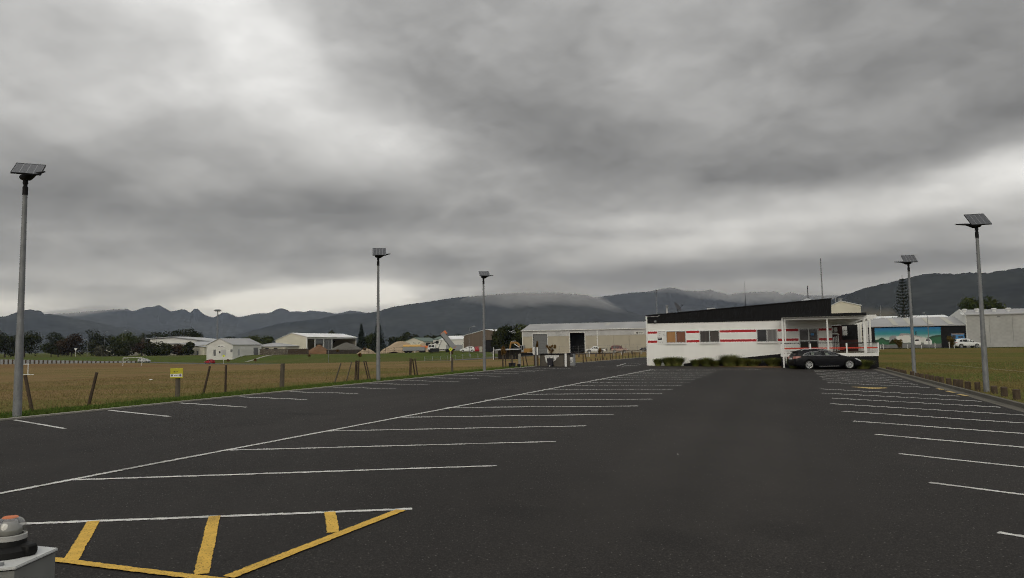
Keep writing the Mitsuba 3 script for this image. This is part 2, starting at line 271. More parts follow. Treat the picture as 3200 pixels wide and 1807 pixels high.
def tube(p, q, r0, r1=None, n=10):
    r1 = r0 if r1 is None else r1
    M, l = frame_to(p, q)
    m = trimesh.creation.cylinder(radius=1.0, height=l, sections=n)
    s = np.where(m.vertices[:, 2] < 0, r0, r1); m.vertices[:, :2] *= s[:, None]; m.apply_transform(M); return m
def lathe(prof, at=(0, 0, 0), n=24):
    m = trimesh.creation.revolve(V(prof), sections=n); m.apply_translation(at); return m
def cat(*a):
    out = []
    for x in a: out += list(x) if isinstance(x, (list, tuple)) else [x]
    return trimesh.util.concatenate(out)
def extrude(poly, h): return trimesh.creation.extrude_polygon(Polygon(poly) if not hasattr(poly, 'area') else poly, h, engine='earcut')
def prism_y(poly, y0, y1):                                  # polygon in (x, z), pulled along y
    m = extrude(poly, y1 - y0); v = m.vertices.copy(); m.vertices = np.stack([v[:, 0], y1 - v[:, 2], v[:, 1]], 1); return m
def prism_x(poly, x0, x1):                                  # polygon in (y, z), pulled along x
    m = extrude(poly, x1 - x0); v = m.vertices.copy(); m.vertices = np.stack([x0 + v[:, 2], v[:, 0], v[:, 1]], 1); return m
def moved(m, loc=(0, 0, 0), yaw=0, pitch=0, roll=0):
    m = m.copy()
    R = trimesh.transformations.euler_matrix(math.radians(roll), math.radians(pitch), math.radians(yaw), 'sxyz'); R[:3, 3] = loc
    m.apply_transform(R); return m
def man(m): return m3.Manifold(m3.Mesh(np.ascontiguousarray(m.vertices, np.float32), np.ascontiguousarray(m.faces, np.uint32)))
def unman(m): x = m.to_mesh(); return trimesh.Trimesh(x.vert_properties[:, :3], x.tri_verts, process=False)
def chamfer_box(x0, x1, y0, y1, z0, z1, c):
    P = [(x, y, z) for x in (x0, x1) for y in (y0, y1) for z in (z0, z1)]
    s = [(abs(a - c * np.sign(a - b) * k0), 0) for a, b, k0 in ()]
    pts = []
    for x, sx in ((x0, 1), (x1, -1)):
        for y, sy in ((y0, 1), (y1, -1)):
            for z, sz in ((z0, 1), (z1, -1)):
                pts += [(x + sx * c, y, z + sz * c), (x, y + sy * c, z + sz * c), (x + sx * c, y + sy * c, z)]
    return unman(m3.Manifold.hull_points(np.array(pts)))


# ------------------------------------------------------------------ names, things, parts
used = set()
def num(k):
    if k not in used: used.add(k); return k
    i = 1
    while f'{k}_{i:03d}' in used: i += 1
    k = f'{k}_{i:03d}'; used.add(k); return k
def put(key, mesh, m, smooth=False): scene[key] = mikit.ply(mesh, m, smooth=smooth); return key
def thing(name, label, category, group=None):
    k = num(name); labels[k] = {'label': label, 'category': category}
    if group: labels[k]['group'] = group
    return k
def part(parent, name, mesh, m, smooth=False, label=None, kind=None):
    k = num(parent + '__' + name); put(k, mesh, m, smooth)
    if label or kind: labels[k] = {}
    if label: labels[k]['label'] = label
    if kind: labels[k]['kind'] = kind
    return k
def single(name, label, category, mesh, m, smooth=False, group=None):
    k = thing(name, label, category, group); put(k, mesh, m, smooth); return k
def structure(name, label, mesh, m, smooth=False):
    k = num(name); put(k, mesh, m, smooth); labels[k] = {'label': label, 'kind': 'structure'}; return k
def stuff(name, label, mesh, m, category='grass', smooth=False):
    k = num(name); put(k, mesh, m, smooth); labels[k] = {'label': label, 'category': category, 'kind': 'stuff'}; return k
ORD = 'first second third fourth fifth sixth seventh eighth ninth tenth eleventh twelfth thirteenth fourteenth fifteenth sixteenth seventeenth eighteenth nineteenth twentieth twenty-first twenty-second twenty-third twenty-fourth'.split()


# ------------------------------------------------------------------ terrain
CA, SA = math.cos(math.radians(19.5)), math.sin(math.radians(19.5))
def street(e, n): return e * CA - n * SA, e * SA + n * CA          # the town's street grid lies 19.5 degrees off the car park's
def unstreet(x, y): return x * CA + y * SA, -x * SA + y * CA
ROAD = np.array([(-420, 300, -1.9), (-300, 296, -2.0), (-200, 288, -2.2), (-136, 276, -2.3), (-106, 262, -2.9), (-75, 226, -2.6), (-48, 198, -2.2), (-14, 177, -1.3), (10, 190, -0.4), (36, 193, -0.1), (60, 172, 0.15), (81, 140, 0.4), (95, 133.5, 0.42), (175, 105, 0.42), (300, 61, 0.42)], float)
RW = 3.2


def ground(x, y):
    x, y = np.broadcast_arrays(V(x), V(y)); e, n = unstreet(x, y)
    best, zr, side = np.full(x.shape, 1e9), np.zeros(x.shape), np.zeros(x.shape)
    for a, b in zip(ROAD[:-1], ROAD[1:]):
        d = b[:2] - a[:2]; t = np.clip(((e - a[0]) * d[0] + (n - a[1]) * d[1]) / (d @ d), 0, 1)
        dd = np.hypot(e - a[0] - t * d[0], n - a[1] - t * d[1])
        s = (n - a[1]) * d[0] - (e - a[0]) * d[1]
        m = dd < best
        best, zr, side = np.where(m, dd, best), np.where(m, a[2] + t * (b[2] - a[2]), zr), np.where(m, s, side)
    bumpz = 0.62 * np.exp(-((e + 18) / 22) ** 2)
    yard = -0.22 + bumpz + 0.14 * np.clip((e - 5) / 25, 0, 1) + 0.5 * np.clip((e - 60) / 20, 0, 1)
    q = np.clip((best - RW - 0.6) / 16, 0, 1); q = q * q * (3 - 2 * q)
    far = zr + (yard - zr) * q
    lx = np.clip(x, -18.8, 6.9); ly = np.clip(y, -15, np.where(x < -9, 104, 72))
    ld = np.hypot(x - lx, y - ly)
    edge = -0.0124 * lx - 0.012 + 0.02 * (x > 6.9)
    t = np.clip(ld / (ld + np.maximum(best - RW - 0.6, 0) + 1e-9), 0, 1); t = t * t * (3 - 2 * t) * 0.5 + 0.5 * t
    near = edge + (zr - edge) * t
    near = np.where(ld <= 0, -0.0124 * x - 0.035, near)
    z = np.where(side > 0, far, near)
    return np.where(best < RW + 0.6, zr - 0.0, z)
def G(x, y): return float(ground(x, y))
def SG(e, n): x, y = street(e, n); return x, y, G(x, y)


xs = np.unique(np.concatenate([[-8400, -6000, -4000, -2500, -1500, -900, -600], np.arange(-420, -60, 3.0), np.arange(-60, -18, 1.5), [-18.8, -18.65], np.arange(-17, 6, 4.0), [6.3, 6.9], np.arange(7.5, 30, 1.5), np.arange(30, 200, 4.0), [300, 600, 1000, 2000, 4000, 6000, 8400]]))
ys = np.unique(np.concatenate([[-1800, -800, -300, -100, -40], np.arange(-16, 104, 2.0), np.arange(104, 330, 3.0), [360, 420, 520, 700, 1000, 1500, 2200, 3200, 4500, 6000, 8400]]))
gx, gy = np.meshgrid(xs, ys, indexing='ij')
gz = ground(gx, gy) + 0.06 * (meshkit.fbm(np.stack([gx * .09, gy * .09, 0 * gx], -1), 3, 4) - 0.5) * np.clip((np.maximum(np.maximum(-18.8 - gx, gx - 6.9), np.maximum(gy - 104, -15 - gy))) / 6, 0, 1)
idx = np.arange(gx.size).reshape(gx.shape)
quads = np.stack([idx[:-1, :-1], idx[1:, :-1], idx[1:, 1:], idx[:-1, 1:]], -1).reshape(-1, 4)
structure('ground', 'brown and green mown grass of the sports fields and banks', (np.stack([gx, gy, gz], -1).reshape(-1, 3), quads), 'grass', True)


def ribbon(pts, w, lift, n_sub=6):                                      # a strip that follows the ground
    P = V(pts); out = []
    for a, b in zip(P[:-1], P[1:]):
        for k in range(n_sub): out.append(a + (b - a) * k / n_sub)
    out.append(P[-1]); P = np.array(out)
    d = np.gradient(P, axis=0); d /= np.linalg.norm(d, axis=1, keepdims=True); nrm = np.stack([-d[:, 1], d[:, 0]], 1)
    v = []
    for s in (-0.5, 0.5):
        q = P + nrm * w * s; v.append(np.column_stack([q, ground(q[:, 0], q[:, 1]) + lift]))
    n = len(P); v = np.vstack(v); i = np.arange(n - 1)
    return v, np.stack([i, i + n, i + n + 1, i + 1], 1)[:, ::-1]
rc = np.array([(*street(a, b), z) for a, b, z in ROAD])
structure('road', 'grey sealed street running along the far edge of the fields', ribbon(rc[:, :2], 2 * RW, 0.05, 40), 'road_seal', True)
pa, pb = V(street(-96.5, 257)), V(street(-92.4, 277))
structure('path', 'pale concrete path climbing the grass bank to the cream shed', ribbon([(-172.8, 212.0), (-170.5, 227.0)], 2.0, 0.08, 14), 'concrete', True)


# ------------------------------------------------------------------ car park
def lz(x): return -0.0124 * x
lot_poly = Polygon([(-18.65, -14), (6.3, -14), (6.3, 60.2), (0.3, 60.6), (-9.9, 62.4), (-10.38, 63.4), (-10.38, 96), (-11, 102), (-15.6, 102), (-16.4, 95), (-17.4, 76), (-18.2, 66), (-18.65, 58)])
def sheet(poly, lift):
    m = extrude(poly, 0.03); m.vertices[:, 2] += lz(m.vertices[:, 0]) + lift - 0.03; return m
structure('parking_lot', 'dark grey asphalt car park', sheet(lot_poly, 0), 'asphalt')


def stripe(p, q, w, lift=0.004, rag=0.008, seed=0):
    p, q = V(p), V(q); l = np.linalg.norm(q - p); d = (q - p) / l; nr = np.array([-d[1], d[0]])
    n = max(3, int(l / 0.035)) if p[1] < 22 else max(3, int(l / 0.15))
    r = np.random.default_rng(seed + 11); t = np.linspace(0, 1, n)
    wob = 0.012 * (meshkit.fbm(np.stack([t * l * 0.9, 0 * t + seed, 0 * t], -1), 2, 3) - 0.5) * 2
    L = [p + d * l * a + nr * (w / 2 + o + b) for a, o, b in zip(t, r.normal(0, rag, n), wob)]
    Rr = [p + d * l * a - nr * (w / 2 + o - b) for a, o, b in zip(t, r.normal(0, rag, n), wob)]
    v = np.array(L + Rr); v = np.column_stack([v, lz(v[:, 0]) + lift]); i = np.arange(n - 1)
    return v, np.stack([i, i + n, i + n + 1, i + 1], 1)


LEFT = [((-18.5, 13.9), (-15.5, 12.86)), ((-18.5, 16.78), (-15.4, 15.87)), ((-18.5, 19.55), (-15.34, 18.9)), ((-18.5, 22.44), (-15.39, 22.06)), ((-18.5, 25.39), (-15.29, 25.3)), ((-18.5, 28.48), (-15.38, 28.46)), ((-18.5, 31.55), (-15.4, 31.67)), ((-18.43, 34.54), (-15.06, 34.55)), ((-18.34, 37.7), (-15.4, 37.9)), ((-18.3, 40.8), (-15.25, 40.83)), ((-18.2, 44.0), (-15.2, 44.05)), ((-18.1, 47.2), (-15.2, 47.2)), ((-18.0, 50.4), (-15.2, 50.4)), ((-17.5, 54.2), (-14.6, 54.15))]
MID = [((-9.5, 5.05), (-4.12, 8.01)), ((-9.58, 8.11), (-4.27, 11.21)), ((-9.5, 11.26), (-4.19, 14.3)), ((-9.48, 14.38), (-4.29, 17.18)), ((-9.5, 17.54), (-4.26, 20.12)), ((-9.5, 20.66), (-4.09, 23.0)), ((-9.42, 23.74), (-4.13, 25.9)), ((-9.31, 26.79), (-4.16, 28.77)), ((-9.22, 29.82), (-4.18, 31.6)), ((-9.25, 32.8), (-4.13, 34.4)), ((-9.14, 35.67), (-4.03, 37.23)), ((-9.1, 38.44), (-4.1, 39.95)), ((-8.92, 41.04), (-4.02, 42.6)), ((-8.7, 43.6), (-4.0, 44.9)), ((-8.6, 46.0), (-3.95, 47.2)), ((-8.55, 48.5), (-3.9, 49.6)), ((-8.5, 51.2), (-3.9, 52.2))]
RIGHT = [((2.05, 8.99), (6.1, 6.8)), ((1.91, 11.82), (6.15, 9.5)), ((1.93, 14.66), (6.15, 12.2)), ((1.87, 17.53), (6.15, 15.2)), ((1.69, 20.28), (6.15, 18.0)), ((1.64, 23.03), (6.15, 20.7)), ((1.49, 25.71), (6.15, 23.27)), ((1.71, 28.25), (6.16, 25.85)), ((1.52, 30.91), (6.2, 28.2)), ((1.62, 33.63), (6.05, 30.63)), ((2.19, 39.13), (6.0, 35.92)), ((2.12, 41.61), (5.95, 38.49)), ((2.21, 43.77), (5.9, 40.63)), ((2.19, 45.87), (5.95, 42.87)), ((2.19, 48.05), (5.95, 44.8)), ((2.2, 50.4), (5.95, 47.2)), ((2.2, 52.9), (5.95, 49.8)), ((2.3, 55.5), (5.9, 52.6))]
sd = 0
for row in (LEFT, MID, RIGHT):
    for p, q in row:
        sd += 1; part('parking_lot', 'stall_line', stripe(p, q, 0.09 if p[1] < 15 else 0.12, 0.004, seed=sd), 'white_line_paint')
part('parking_lot', 'dividing_line', stripe((-9.72, -3.0), (-9.6, 9.0), 0.1, 0.008, seed=90), 'white_line_paint')
part('parking_lot', 'dividing_line', stripe((-9.6, 9.03), (-8.5, 54.2), 0.1, 0.008, seed=91), 'white_line_paint')
for p, q in [((-8.46, 54.27), (-1.2, 56.15)), ((-14.04, 59.84), (-13.34, 60.04)), ((-12.46, 60.54), (-13.3, 68.8)), ((-13.2, 68.87), (-11.3, 68.4)), ((-12.05, 60.65), (-11.2, 64.7)), ((-13.2, 75.0), (-12.4, 76.4)), ((-15.45, 57.8), (-15.1, 57.9))]:
    sd += 1; part('parking_lot', 'end_line', stripe(p, q, 0.11, 0.004, seed=sd), 'white_line_paint')
for p, q in [((-9.6, 5.06), (-4.3, 5.12)), ((-4.21, 7.9), (-4.38, 5.2)), ((-7.15, 6.33), (-6.05, 5.12)), ((-6.06, 6.95), (-4.66, 5.2)), ((-4.94, 7.56), (-4.38, 6.76)), ((-8.3, 5.7), (-7.6, 5.12))]:
    sd += 1; part('parking_lot', 'yellow_hatch_bar', stripe(p, q, 0.125 if p[0] != -9.6 else 0.1, 0.007 if p[0] not in (-4.21, -9.6) else 0.0105, 0.0035, seed=sd), 'yellow_line_paint')
for p, q in [((6.17, 35.26), (6.24, 34.52)), ((6.22, 33.61), (6.28, 32.65)), ((6.24, 31.72), (6.31, 30.67))]:
    sd += 1; part('parking_lot', 'yellow_dash', stripe(p, q, 0.16, 0.007, seed=sd), 'faded_yellow')
part('parking_lot', 'yellow_symbol', sheet(Polygon([(2.95, 35.5), (3.35, 34.75), (3.65, 34.4), (4.3, 35.05), (4.32, 35.3), (3.7, 35.15), (3.4, 35.5)]), 0.006), 'faded_yellow')

lk = [(-18.72, -14), (-18.72, 58), (-18.27, 66), (-17.47, 76), (-16.47, 95), (-15.67, 102)]
structure('kerb', 'narrow pale concrete edging along the left side of the car park', cat([beam((a[0], a[1], lz(a[0]) - 0.02), (b[0], b[1], lz(b[0]) - 0.02), 0.13, 0.12) for a, b in zip(lk[:-1], lk[1:])]), 'concrete')
kprof = [(6.3, -0.2), (6.3, 0.004), (6.52, -0.02), (6.68, 0.0), (6.71, 0.11), (6.84, 0.115), (6.87, 0.09), (6.87, -0.2)]
km = prism_y([(x, z + lz(x)) for x, z in kprof], -14, 60.4)
structure('kerb', 'concrete kerb and channel along the right side of the car park', km, 'kerb_concrete')

# line marking on the right-hand field, over the grass
structure('field_line', 'thin white boundary line across the right hand field', ribbon([(11.9, 72.5), (12.9, 63.7), (13.25, 57.9), (13.8, 52.2), (14.6, 44), (15.4, 36)], 0.07, 0.035, 10), 'faded_line', True)


# ------------------------------------------------------------------ hills
HILLS = {
 'far_left': (7000, 900, [(-80, .03), (-66, .034), (-57, .036), (-51.76, .0436), (-50.27, .0452), (-48.2, .0491), (-47.44, .0504), (-47.11, .05), (-46.96, .0514), (-46.81, .0507), (-46.65, .0477), (-46.41, .0487), (-45.93, .0518), (-45.56, .0536), (-45.26, .0531), (-45.1, .055), (-44.9, .056), (-44.69, .0538), (-44.38, .0503), (-44.12, .0481), (-43.74, .0495), (-43.43, .0508), (-43.24, .0504), (-42.91, .0465), (-42.79, .0484), (-42.65, .0516), (-42.37, .0514), (-42.2, .0475), (-41.95, .044), (-41.63, .0418), (-41.35, .0407), (-41.05, .0435), (-40.81, .0466), (-40.46, .0466), (-40.16, .0443), (-39.74, .0408), (-39.27, .0424), (-38.91, .044), (-38.3, .0461), (-37.69, .046), (-37.39, .048), (-37.08, .0512), (-36.78, .0526), (-36.47, .0514), (-36.15, .0484), (-35.59, .0486), (-35.15, .0477), (-34.65, .0494), (-34.34, .0491), (-33.7, .0479), (-32.8, .0453), (-32.42, .0464), (-32.03, .0485), (-31.65, .0492), (-31.13, .0482), (-30.57, .046), (-22.5, .0405), (-16.1, .036), (-8, .03)]),
 'left_spur': (4800, 900, [(-82, .03), (-70, .042), (-62, .036), (-57.99, .0379), (-55.67, .0426), (-54.04, .0408), (-53.73, .0405), (-53.47, .0432), (-53.11, .046), (-52.79, .0478), (-52.47, .0487), (-52.09, .048), (-51.96, .0477), (-51.82, .0465), (-51.65, .044), (-50.71, .0423), (-49.92, .0392), (-49.11, .0364), (-47.94, .0313), (-46.75, .0275), (-44.91, .022), (-43, .0157), (-40, .005), (-38, -.004)]),
 'middle': (4200, 1000, [(-42, .004), (-39.5, .02), (-36.8, .0334), (-34, .0388), (-32.8, .0439), (-31.77, .0452), (-30.57, .0458), (-30.15, .0472), (-29.69, .0483), (-29.29, .051), (-28.7, .0538), (-28.1, .0556), (-27.38, .0574), (-24, .066), (-19.14, .0718), (-16.08, .071), (-13.65, .0664), (-11.85, .0508), (-8.9, .0339), (-5.72, .0172), (-3, .006), (-1, -.004)]),
 'centre_peaks': (5600, 900, [(-24, .03), (-20, .042), (-16.7, .0471), (-14.26, .0613), (-10.31, .0688), (-9.39, .069), (-8.58, .071), (-8, .0732), (-7.49, .074), (-7.04, .073), (-6.54, .0697), (-5.42, .0682), (-4.91, .0685), (-4.52, .0698), (-4.2, .0669), (-3.59, .0645), (-3.33, .0619), (-2.89, .0636), (-1.91, .0643), (-.94, .0647), (-.41, .064), (-.06, .0649), (.22, .0626), (.48, .0598), (1.01, .063), (1.26, .062), (1.67, .0595), (1.96, .0583), (3.08, .0574), (4.08, .0567), (5.5, .052), (9, .045), (14, .035)]),
 'right': (2500, 700, [(-6, .0), (-3, .008), (0, .024), (3.05, .0459), (3.82, .0521), (4.48, .0573), (5.08, .0599), (5.57, .0624), (5.87, .0643), (6.16, .0656), (6.46, .0669), (6.75, .0682), (7.13, .0695), (7.52, .071), (7.94, .0724), (8.36, .0733), (8.74, .0754), (9.39, .0774), (10.1, .0788), (11.29, .0765), (12.19, .0775), (13.07, .0758), (14.16, .078), (15.13, .0795), (17.65, .0831), (21.4, .0838), (28, .075), (40, .06), (55, .04), (70, .03)])}
HILL_LABEL = {'far_left': 'jagged far mountain range along the left skyline', 'left_spur': 'dark hill spur sloping down from the left edge', 'middle': 'broad bush covered hill with its top in cloud', 'centre_peaks': 'misty peaks behind the clubhouse', 'right': 'nearest dark bush hill rising to the right edge'}
for hn, (dist, run, pts) in HILLS.items():
    b = V([p[0] for p in pts]); el = V([p[1] for p in pts])
    az = np.linspace(b[0], b[-1], 620); ri = np.interp(az, b, el)
    fine = meshkit.fbm(np.stack([az * 7.0, 0 * az + 3, 0 * az], -1), 3, 5) - 0.5
    tz = np.linspace(-1, 1.0, 36)                                            # foot ... ridge (0) ... back
    A2, T2 = np.meshgrid(np.radians(az), tz, indexing='ij')
    rad = dist + run * T2 + 0
    shape = np.where(T2 < 0, (1 + T2) ** 1.25, 1 - 0.55 * T2 ** 1.3)
    kern = np.exp(-0.5 * (np.arange(-60, 61) / 20.0) ** 2); smooth_ri = np.convolve(np.pad(ri, 60, mode='edge'), kern / kern.sum(), 'valid')
    topness = np.clip(1 + T2 * 2.2, 0, 1) ** 1.5
    crest = EYE[2] + dist * (smooth_ri[:, None] + (ri - smooth_ri)[:, None] * topness) + 6.0 * fine[:, None] * np.clip(ri / .04, 0, 1)[:, None] * np.clip(1 + T2 * 12, 0, 1)
    gx2, gy2 = rad * np.sin(A2), rad * np.cos(A2)
    gull = meshkit.fbm(np.stack([gx2 * .0032, gy2 * .0032, 0 * gx2], -1), 4, 12) - 0.5
    zz = -25 + (crest + 25) * np.clip(shape + 0.22 * gull * np.sin(np.clip((1 + T2), 0, 1) * math.pi), 0, None)
    zz = np.where(T2 < -0.03, np.minimum(zz, -25 + (crest + 25) * (1 + 0.93 * T2 * run / dist)), zz)
    ii = np.arange(gx2.size).reshape(gx2.shape)
    fq = np.stack([ii[:-1, :-1], ii[1:, :-1], ii[1:, 1:], ii[:-1, 1:]], -1).reshape(-1, 4)[:, ::-1]
    structure('hill', HILL_LABEL[hn], (np.stack([gx2, gy2, zz], -1).reshape(-1, 3), fq), 'hill_cleared' if hn == 'right' else 'hill_bush', True)




# ------------------------------------------------------------------ clubhouse
YF, XL, XR, YB = 63.36, -10.35, 4.06, 77.0
club = thing('clubhouse', 'long low white clubhouse with two red stripes, black sloping top and a deck', 'building')
def slope(x): return 4.32 + (x - XL) / (XR - XL) * 0.95
part(club, 'wall', box(XL, XR, YF, YB, -0.2, 3.67), 'white_wall')
def ribs(x0, x1, pitch, dep):                                # trapezoidal sheet, plan outline along x
    out = []; x = x0
    while x < x1 - 1e-6:
        for f, d in ((0, 0), (0.35, 0), (0.45, dep), (0.9, dep)): out.append((min(x + f * pitch, x1), -d))
        x += pitch
    return out + [(x1, 0)]
def ribbed_wall(x0, x1, y, zlo, zhi, pitch, dep):            # zlo, zhi: functions of x
    pl = ribs(x0, x1, pitch, dep); pl = [p for i, p in enumerate(pl) if i == 0 or p[0] > pl[i - 1][0] + 1e-6]
    a = V([(x, y + d, zlo(x)) for x, d in pl]); b = V([(x, y + d, zhi(x)) for x, d in pl])
    c = V([(x, y + 0.03, zhi(x)) for x, d in pl]); e = V([(x, y + 0.03, zlo(x)) for x, d in pl])
    n = len(pl); v = np.vstack([a, b, c, e]); i = np.arange(n - 1)
    f = np.vstack([np.stack([i + k * n, i + 1 + k * n, i + 1 + (k + 1) % 4 * n, i + (k + 1) % 4 * n], 1) for k in range(4)])
    return v, f
part(club, 'cladding', ribbed_wall(XL - 0.02, XR + 0.02, YF - 0.05, lambda x: 3.665, slope, 0.19, 0.03), 'black_cladding')
part(club, 'upper_wall', prism_y([(XL, 3.672), (XR, 3.672), (XR, slope(XR) - 0.03), (XL, slope(XL) - 0.03)], YF + 0.002, YB), 'white_wall')
part(club, 'roof', prism_y([(XL - 0.08, slope(XL) - 0.02), (XR + 0.08, slope(XR) - 0.02), (XR + 0.08, slope(XR) + 0.05), (XL - 0.08, slope(XL) + 0.05)], YF - 0.14, YB + 0.2), 'black_cladding')
for z0, z1 in ((2.785, 2.965), (2.015, 2.2)):
    for x0, x1 in ((XL + .02, -9.53), (-7.12, -6.06), (-4.41, -1.58), (0.04, 1.6), (3.1, XR - .01)):
        part(club, 'stripe', box(x0, x1, YF - 0.006, YF + 0.02, z0, z1), 'red_paint')
part(club, 'plinth', prism_y([(-7.38, -0.1), (0.24, -0.1), (0.24, 1.0), (-7.38, 0.27)], YF - 0.03, YF + 0.02), 'black_cladding')


def window(par, x0, x1, z0, z1, backs, sill=True, y=YF, rails=(), fm='silver_aluminium'):
    w = num(par + '__window'); y0 = y - 0.07; fw = 0.05
    fr = [box(x0, x1, y0, y + .01, z1 - fw, z1), box(x0, x1, y0, y + .01, z0, z0 + fw), box(x0, x0 + fw, y0, y + .01, z0 + fw, z1 - fw), box(x1 - fw, x1, y0, y + .01, z0 + fw, z1 - fw)]
    n = len(backs); xs_ = np.linspace(x0 + fw, x1 - fw, n + 1)
    for x in xs_[1:-1]: fr.append(box(x - .035, x + .035, y0 + .004, y + .01, z0 + fw, z1 - fw))
    for z in rails: fr.append(box(x0 + fw, x1 - fw, y0 + .008, y + .01, z - .04, z + .04))
    put(w, cat(fr), fm); used.add(w)
    for i, bk in enumerate(backs):
        a, b = xs_[i] + (0.035 if i else 0), xs_[i + 1] - (0.035 if i < n - 1 else 0)
        part(w, 'pane', box(a, b, y0 + .02, y0 + .0215, z0 + fw, z1 - fw), 'window_glass')
        part(w, 'backing', box(a, b, y - .012, y + .004, z0 + fw, z1 - fw), bk)
    if sill: part(par, 'sill', box(x0 - .03, x1 + .03, y - .12, y, z0 - .11, z0 - .004), 'white_trim')
window(club, -8.76, -7.16, 1.99, 2.98, ['plywood', 'hardwood'])
window(club, -6.02, -4.45, 1.99, 2.97, ['brown_curtain', 'brown_curtain'])
window(club, -1.54, 0.0, 1.97, 2.98, ['dark_room', 'grey_curtain'])
door = num(club + '__door')
put(door, cat([box(1.63, 3.06, YF - .07, YF, 2.9, 2.97), box(1.63, 1.71, YF - .07, YF, 1.07, 2.9), box(2.98, 3.06, YF - .07, YF, 1.07, 2.9), box(2.31, 2.39, YF - .066, YF, 1.07, 2.9), box(1.71, 2.98, YF - .062, YF, 1.97, 2.05), box(1.71, 2.98, YF - .062, YF, 1.07, 1.2)]), 'silver_aluminium')
for a, b in ((1.71, 2.31), (2.39, 2.98)):
    for c, d in ((1.2, 1.97), (2.05, 2.9)):
        part(door, 'pane', box(a, b, YF - .04, YF - .0385, c, d), 'window_glass'); part(door, 'backing', box(a, b, YF - .012, YF + .004, c, d), 'dark_room' if c < 2 else 'net')
part(door, 'notice', box(2.5, 2.74, YF - .046, YF - .041, 2.42, 2.6), 'sign_blue')
part(door, 'handle', box(2.4, 2.43, YF - .1, YF - .06, 1.95, 2.12), 'black_trim')
nb = single('notice_board', 'white notice board beside the first boarded window', 'notice board', box(-9.5, -8.79, YF - .04, YF - .001, 1.89, 3.01), 'sign_white')
part(nb, 'label', box(-9.47, -9.13, YF - .046, YF - .041, 2.25, 2.44), 'sign_ink', label='small black label')
for x, z, w in ((-9.42, 2.345, .2),): part(nb, 'lettering', box(x, x + w, YF - .05, YF - .0465, z, z + .03), 'sign_white')
for x, z, w in ((-9.44, 2.92, .56), (-9.36, 2.82, .1), (-9.38, 2.64, .07), (-9.02, 2.66, .1), (-8.96, 2.6, .08), (-9.4, 2.06, .06), (-9.26, 2.06, .06), (-9.1, 2.06, .06)): part(nb, 'print', box(x, x + w, YF - .043, YF - .0405, z, z + .022), 'sign_ink')
fl = thing('floodlight', 'small floodlight on the black cladding near the left corner', 'light')
part(fl, 'housing', chamfer_box(-9.72, -9.52, YF - .26, YF - .14, 3.72, 3.88, .02), 'galvanised'); part(fl, 'bracket', box(-9.64, -9.6, YF - .15, YF - .06, 3.78, 3.82), 'black_metal')
part(club, 'downpipe', box(XL - .08, XL + .04, YF - .11, YF - .001, 0.06, 4.28), 'white_trim')
part(club, 'downpipe', tube((0.58, 59.98, 0.33), (0.58, 59.98, 3.75), .055), 'white_trim')
part(club, 'cable', cat([tube(a, b, .012, n=6) for a, b in zip([(-10.3, YF - .1, 4.27), (-9.9, YF - .1, 4.2), (-9.5, YF - .1, 4.22), (-9.2, YF - .1, 4.33)][:-1], [(-9.9, YF - .1, 4.2), (-9.5, YF - .1, 4.22), (-9.2, YF - .1, 4.33)])]), 'white_trim')
dish = thing('satellite_dish', 'grey satellite dish on the clubhouse roof beside the flue', 'satellite dish')
prof = [(r, 0.28 * r * r) for r in np.linspace(0.02, 0.52, 9)] + [(r, 0.28 * r * r - .015) for r in np.linspace(0.52, 0.02, 9)]
part(dish, 'reflector', moved(lathe(prof, n=28), (-8.1, 66, 5.08), yaw=-12, pitch=58), 'dish_grey', 40)
part(dish, 'mount', cat([tube((-8.02, 66, 4.5), (-8.1, 66, 5.0), .03), tube((-8.1, 66, 4.8), (-7.65, 65.9, 5.25), .014), box(-7.7, -7.6, 65.85, 65.95, 5.2, 5.3)]), 'black_metal')
flu = num(club + '__flue'); put(flu, tube((-9.0, 66, 4.3), (-9.0, 66, 5.05), .09, n=14), 'zinc_cladding', 40)
part(flu, 'cowl', cat([tube((-9, 66, 5.03), (-9, 66, 5.1), .14, n=14), tube((-9, 66, 5.1), (-9, 66, 5.2), .1, n=14), tube((-9, 66, 5.2), (-9, 66, 5.3), .15, .13, n=14)]), 'galvanised', 30)
part(club, 'roof_unit', cat([box(-5.95, -5.2, 70, 70.6, 4.5, 5.12), box(-5.15, -4.8, 70, 70.6, 4.5, 4.85)]), 'pale_roof')
part(club, 'roof_vent', cat([box(2.2, 2.7, 65.8, 66.3, 5.0, 5.32), trimesh.creation.cone(radius=.55, height=.22, sections=4, transform=trimesh.transformations.translation_matrix((2.45, 66.05, 5.3)))]), 'pale_roof')
single('whip_antenna', 'thin whip antenna standing on the middle of the clubhouse roof', 'antenna', cat([tube((-2.42, 66, 4.75), (-2.42, 66, 5.9), .02, n=6), tube((-2.42, 66, 5.9), (-2.45, 66, 7.15), .011, .006, n=6)]), 'black_metal')
single('mast', 'short thin mast above the roof vent near the tall pole', 'mast', tube((3.0, 78.5, -.1), (3.0, 78.5, 7.4), .05, .035, n=8), 'black_metal')
single('flag_pole', 'tall bare flag pole standing behind the clubhouse', 'pole', tube((4.4, 79, -.1), (4.32, 79, 10.1), .075, .045, n=10), 'galvanised')
lm = thing('lattice_mast', 'thin lattice radio mast far behind the left end of the clubhouse', 'mast')
part(lm, 'mast', cat([tube((-13.2 + dx, 88 + dy, -.2), (-13.2 + dx * .3, 88 + dy * .3, 8.2), .014, n=5) for dx, dy in ((.1, .1), (-.1, .1), (0, -.12))]), 'frame_alloy')
part(lm, 'aerial', cat([box(-13.25, -13.1, 87.9, 88, z, z + .1) for z in (7.6, 7.85, 8.15)]), 'black_metal')

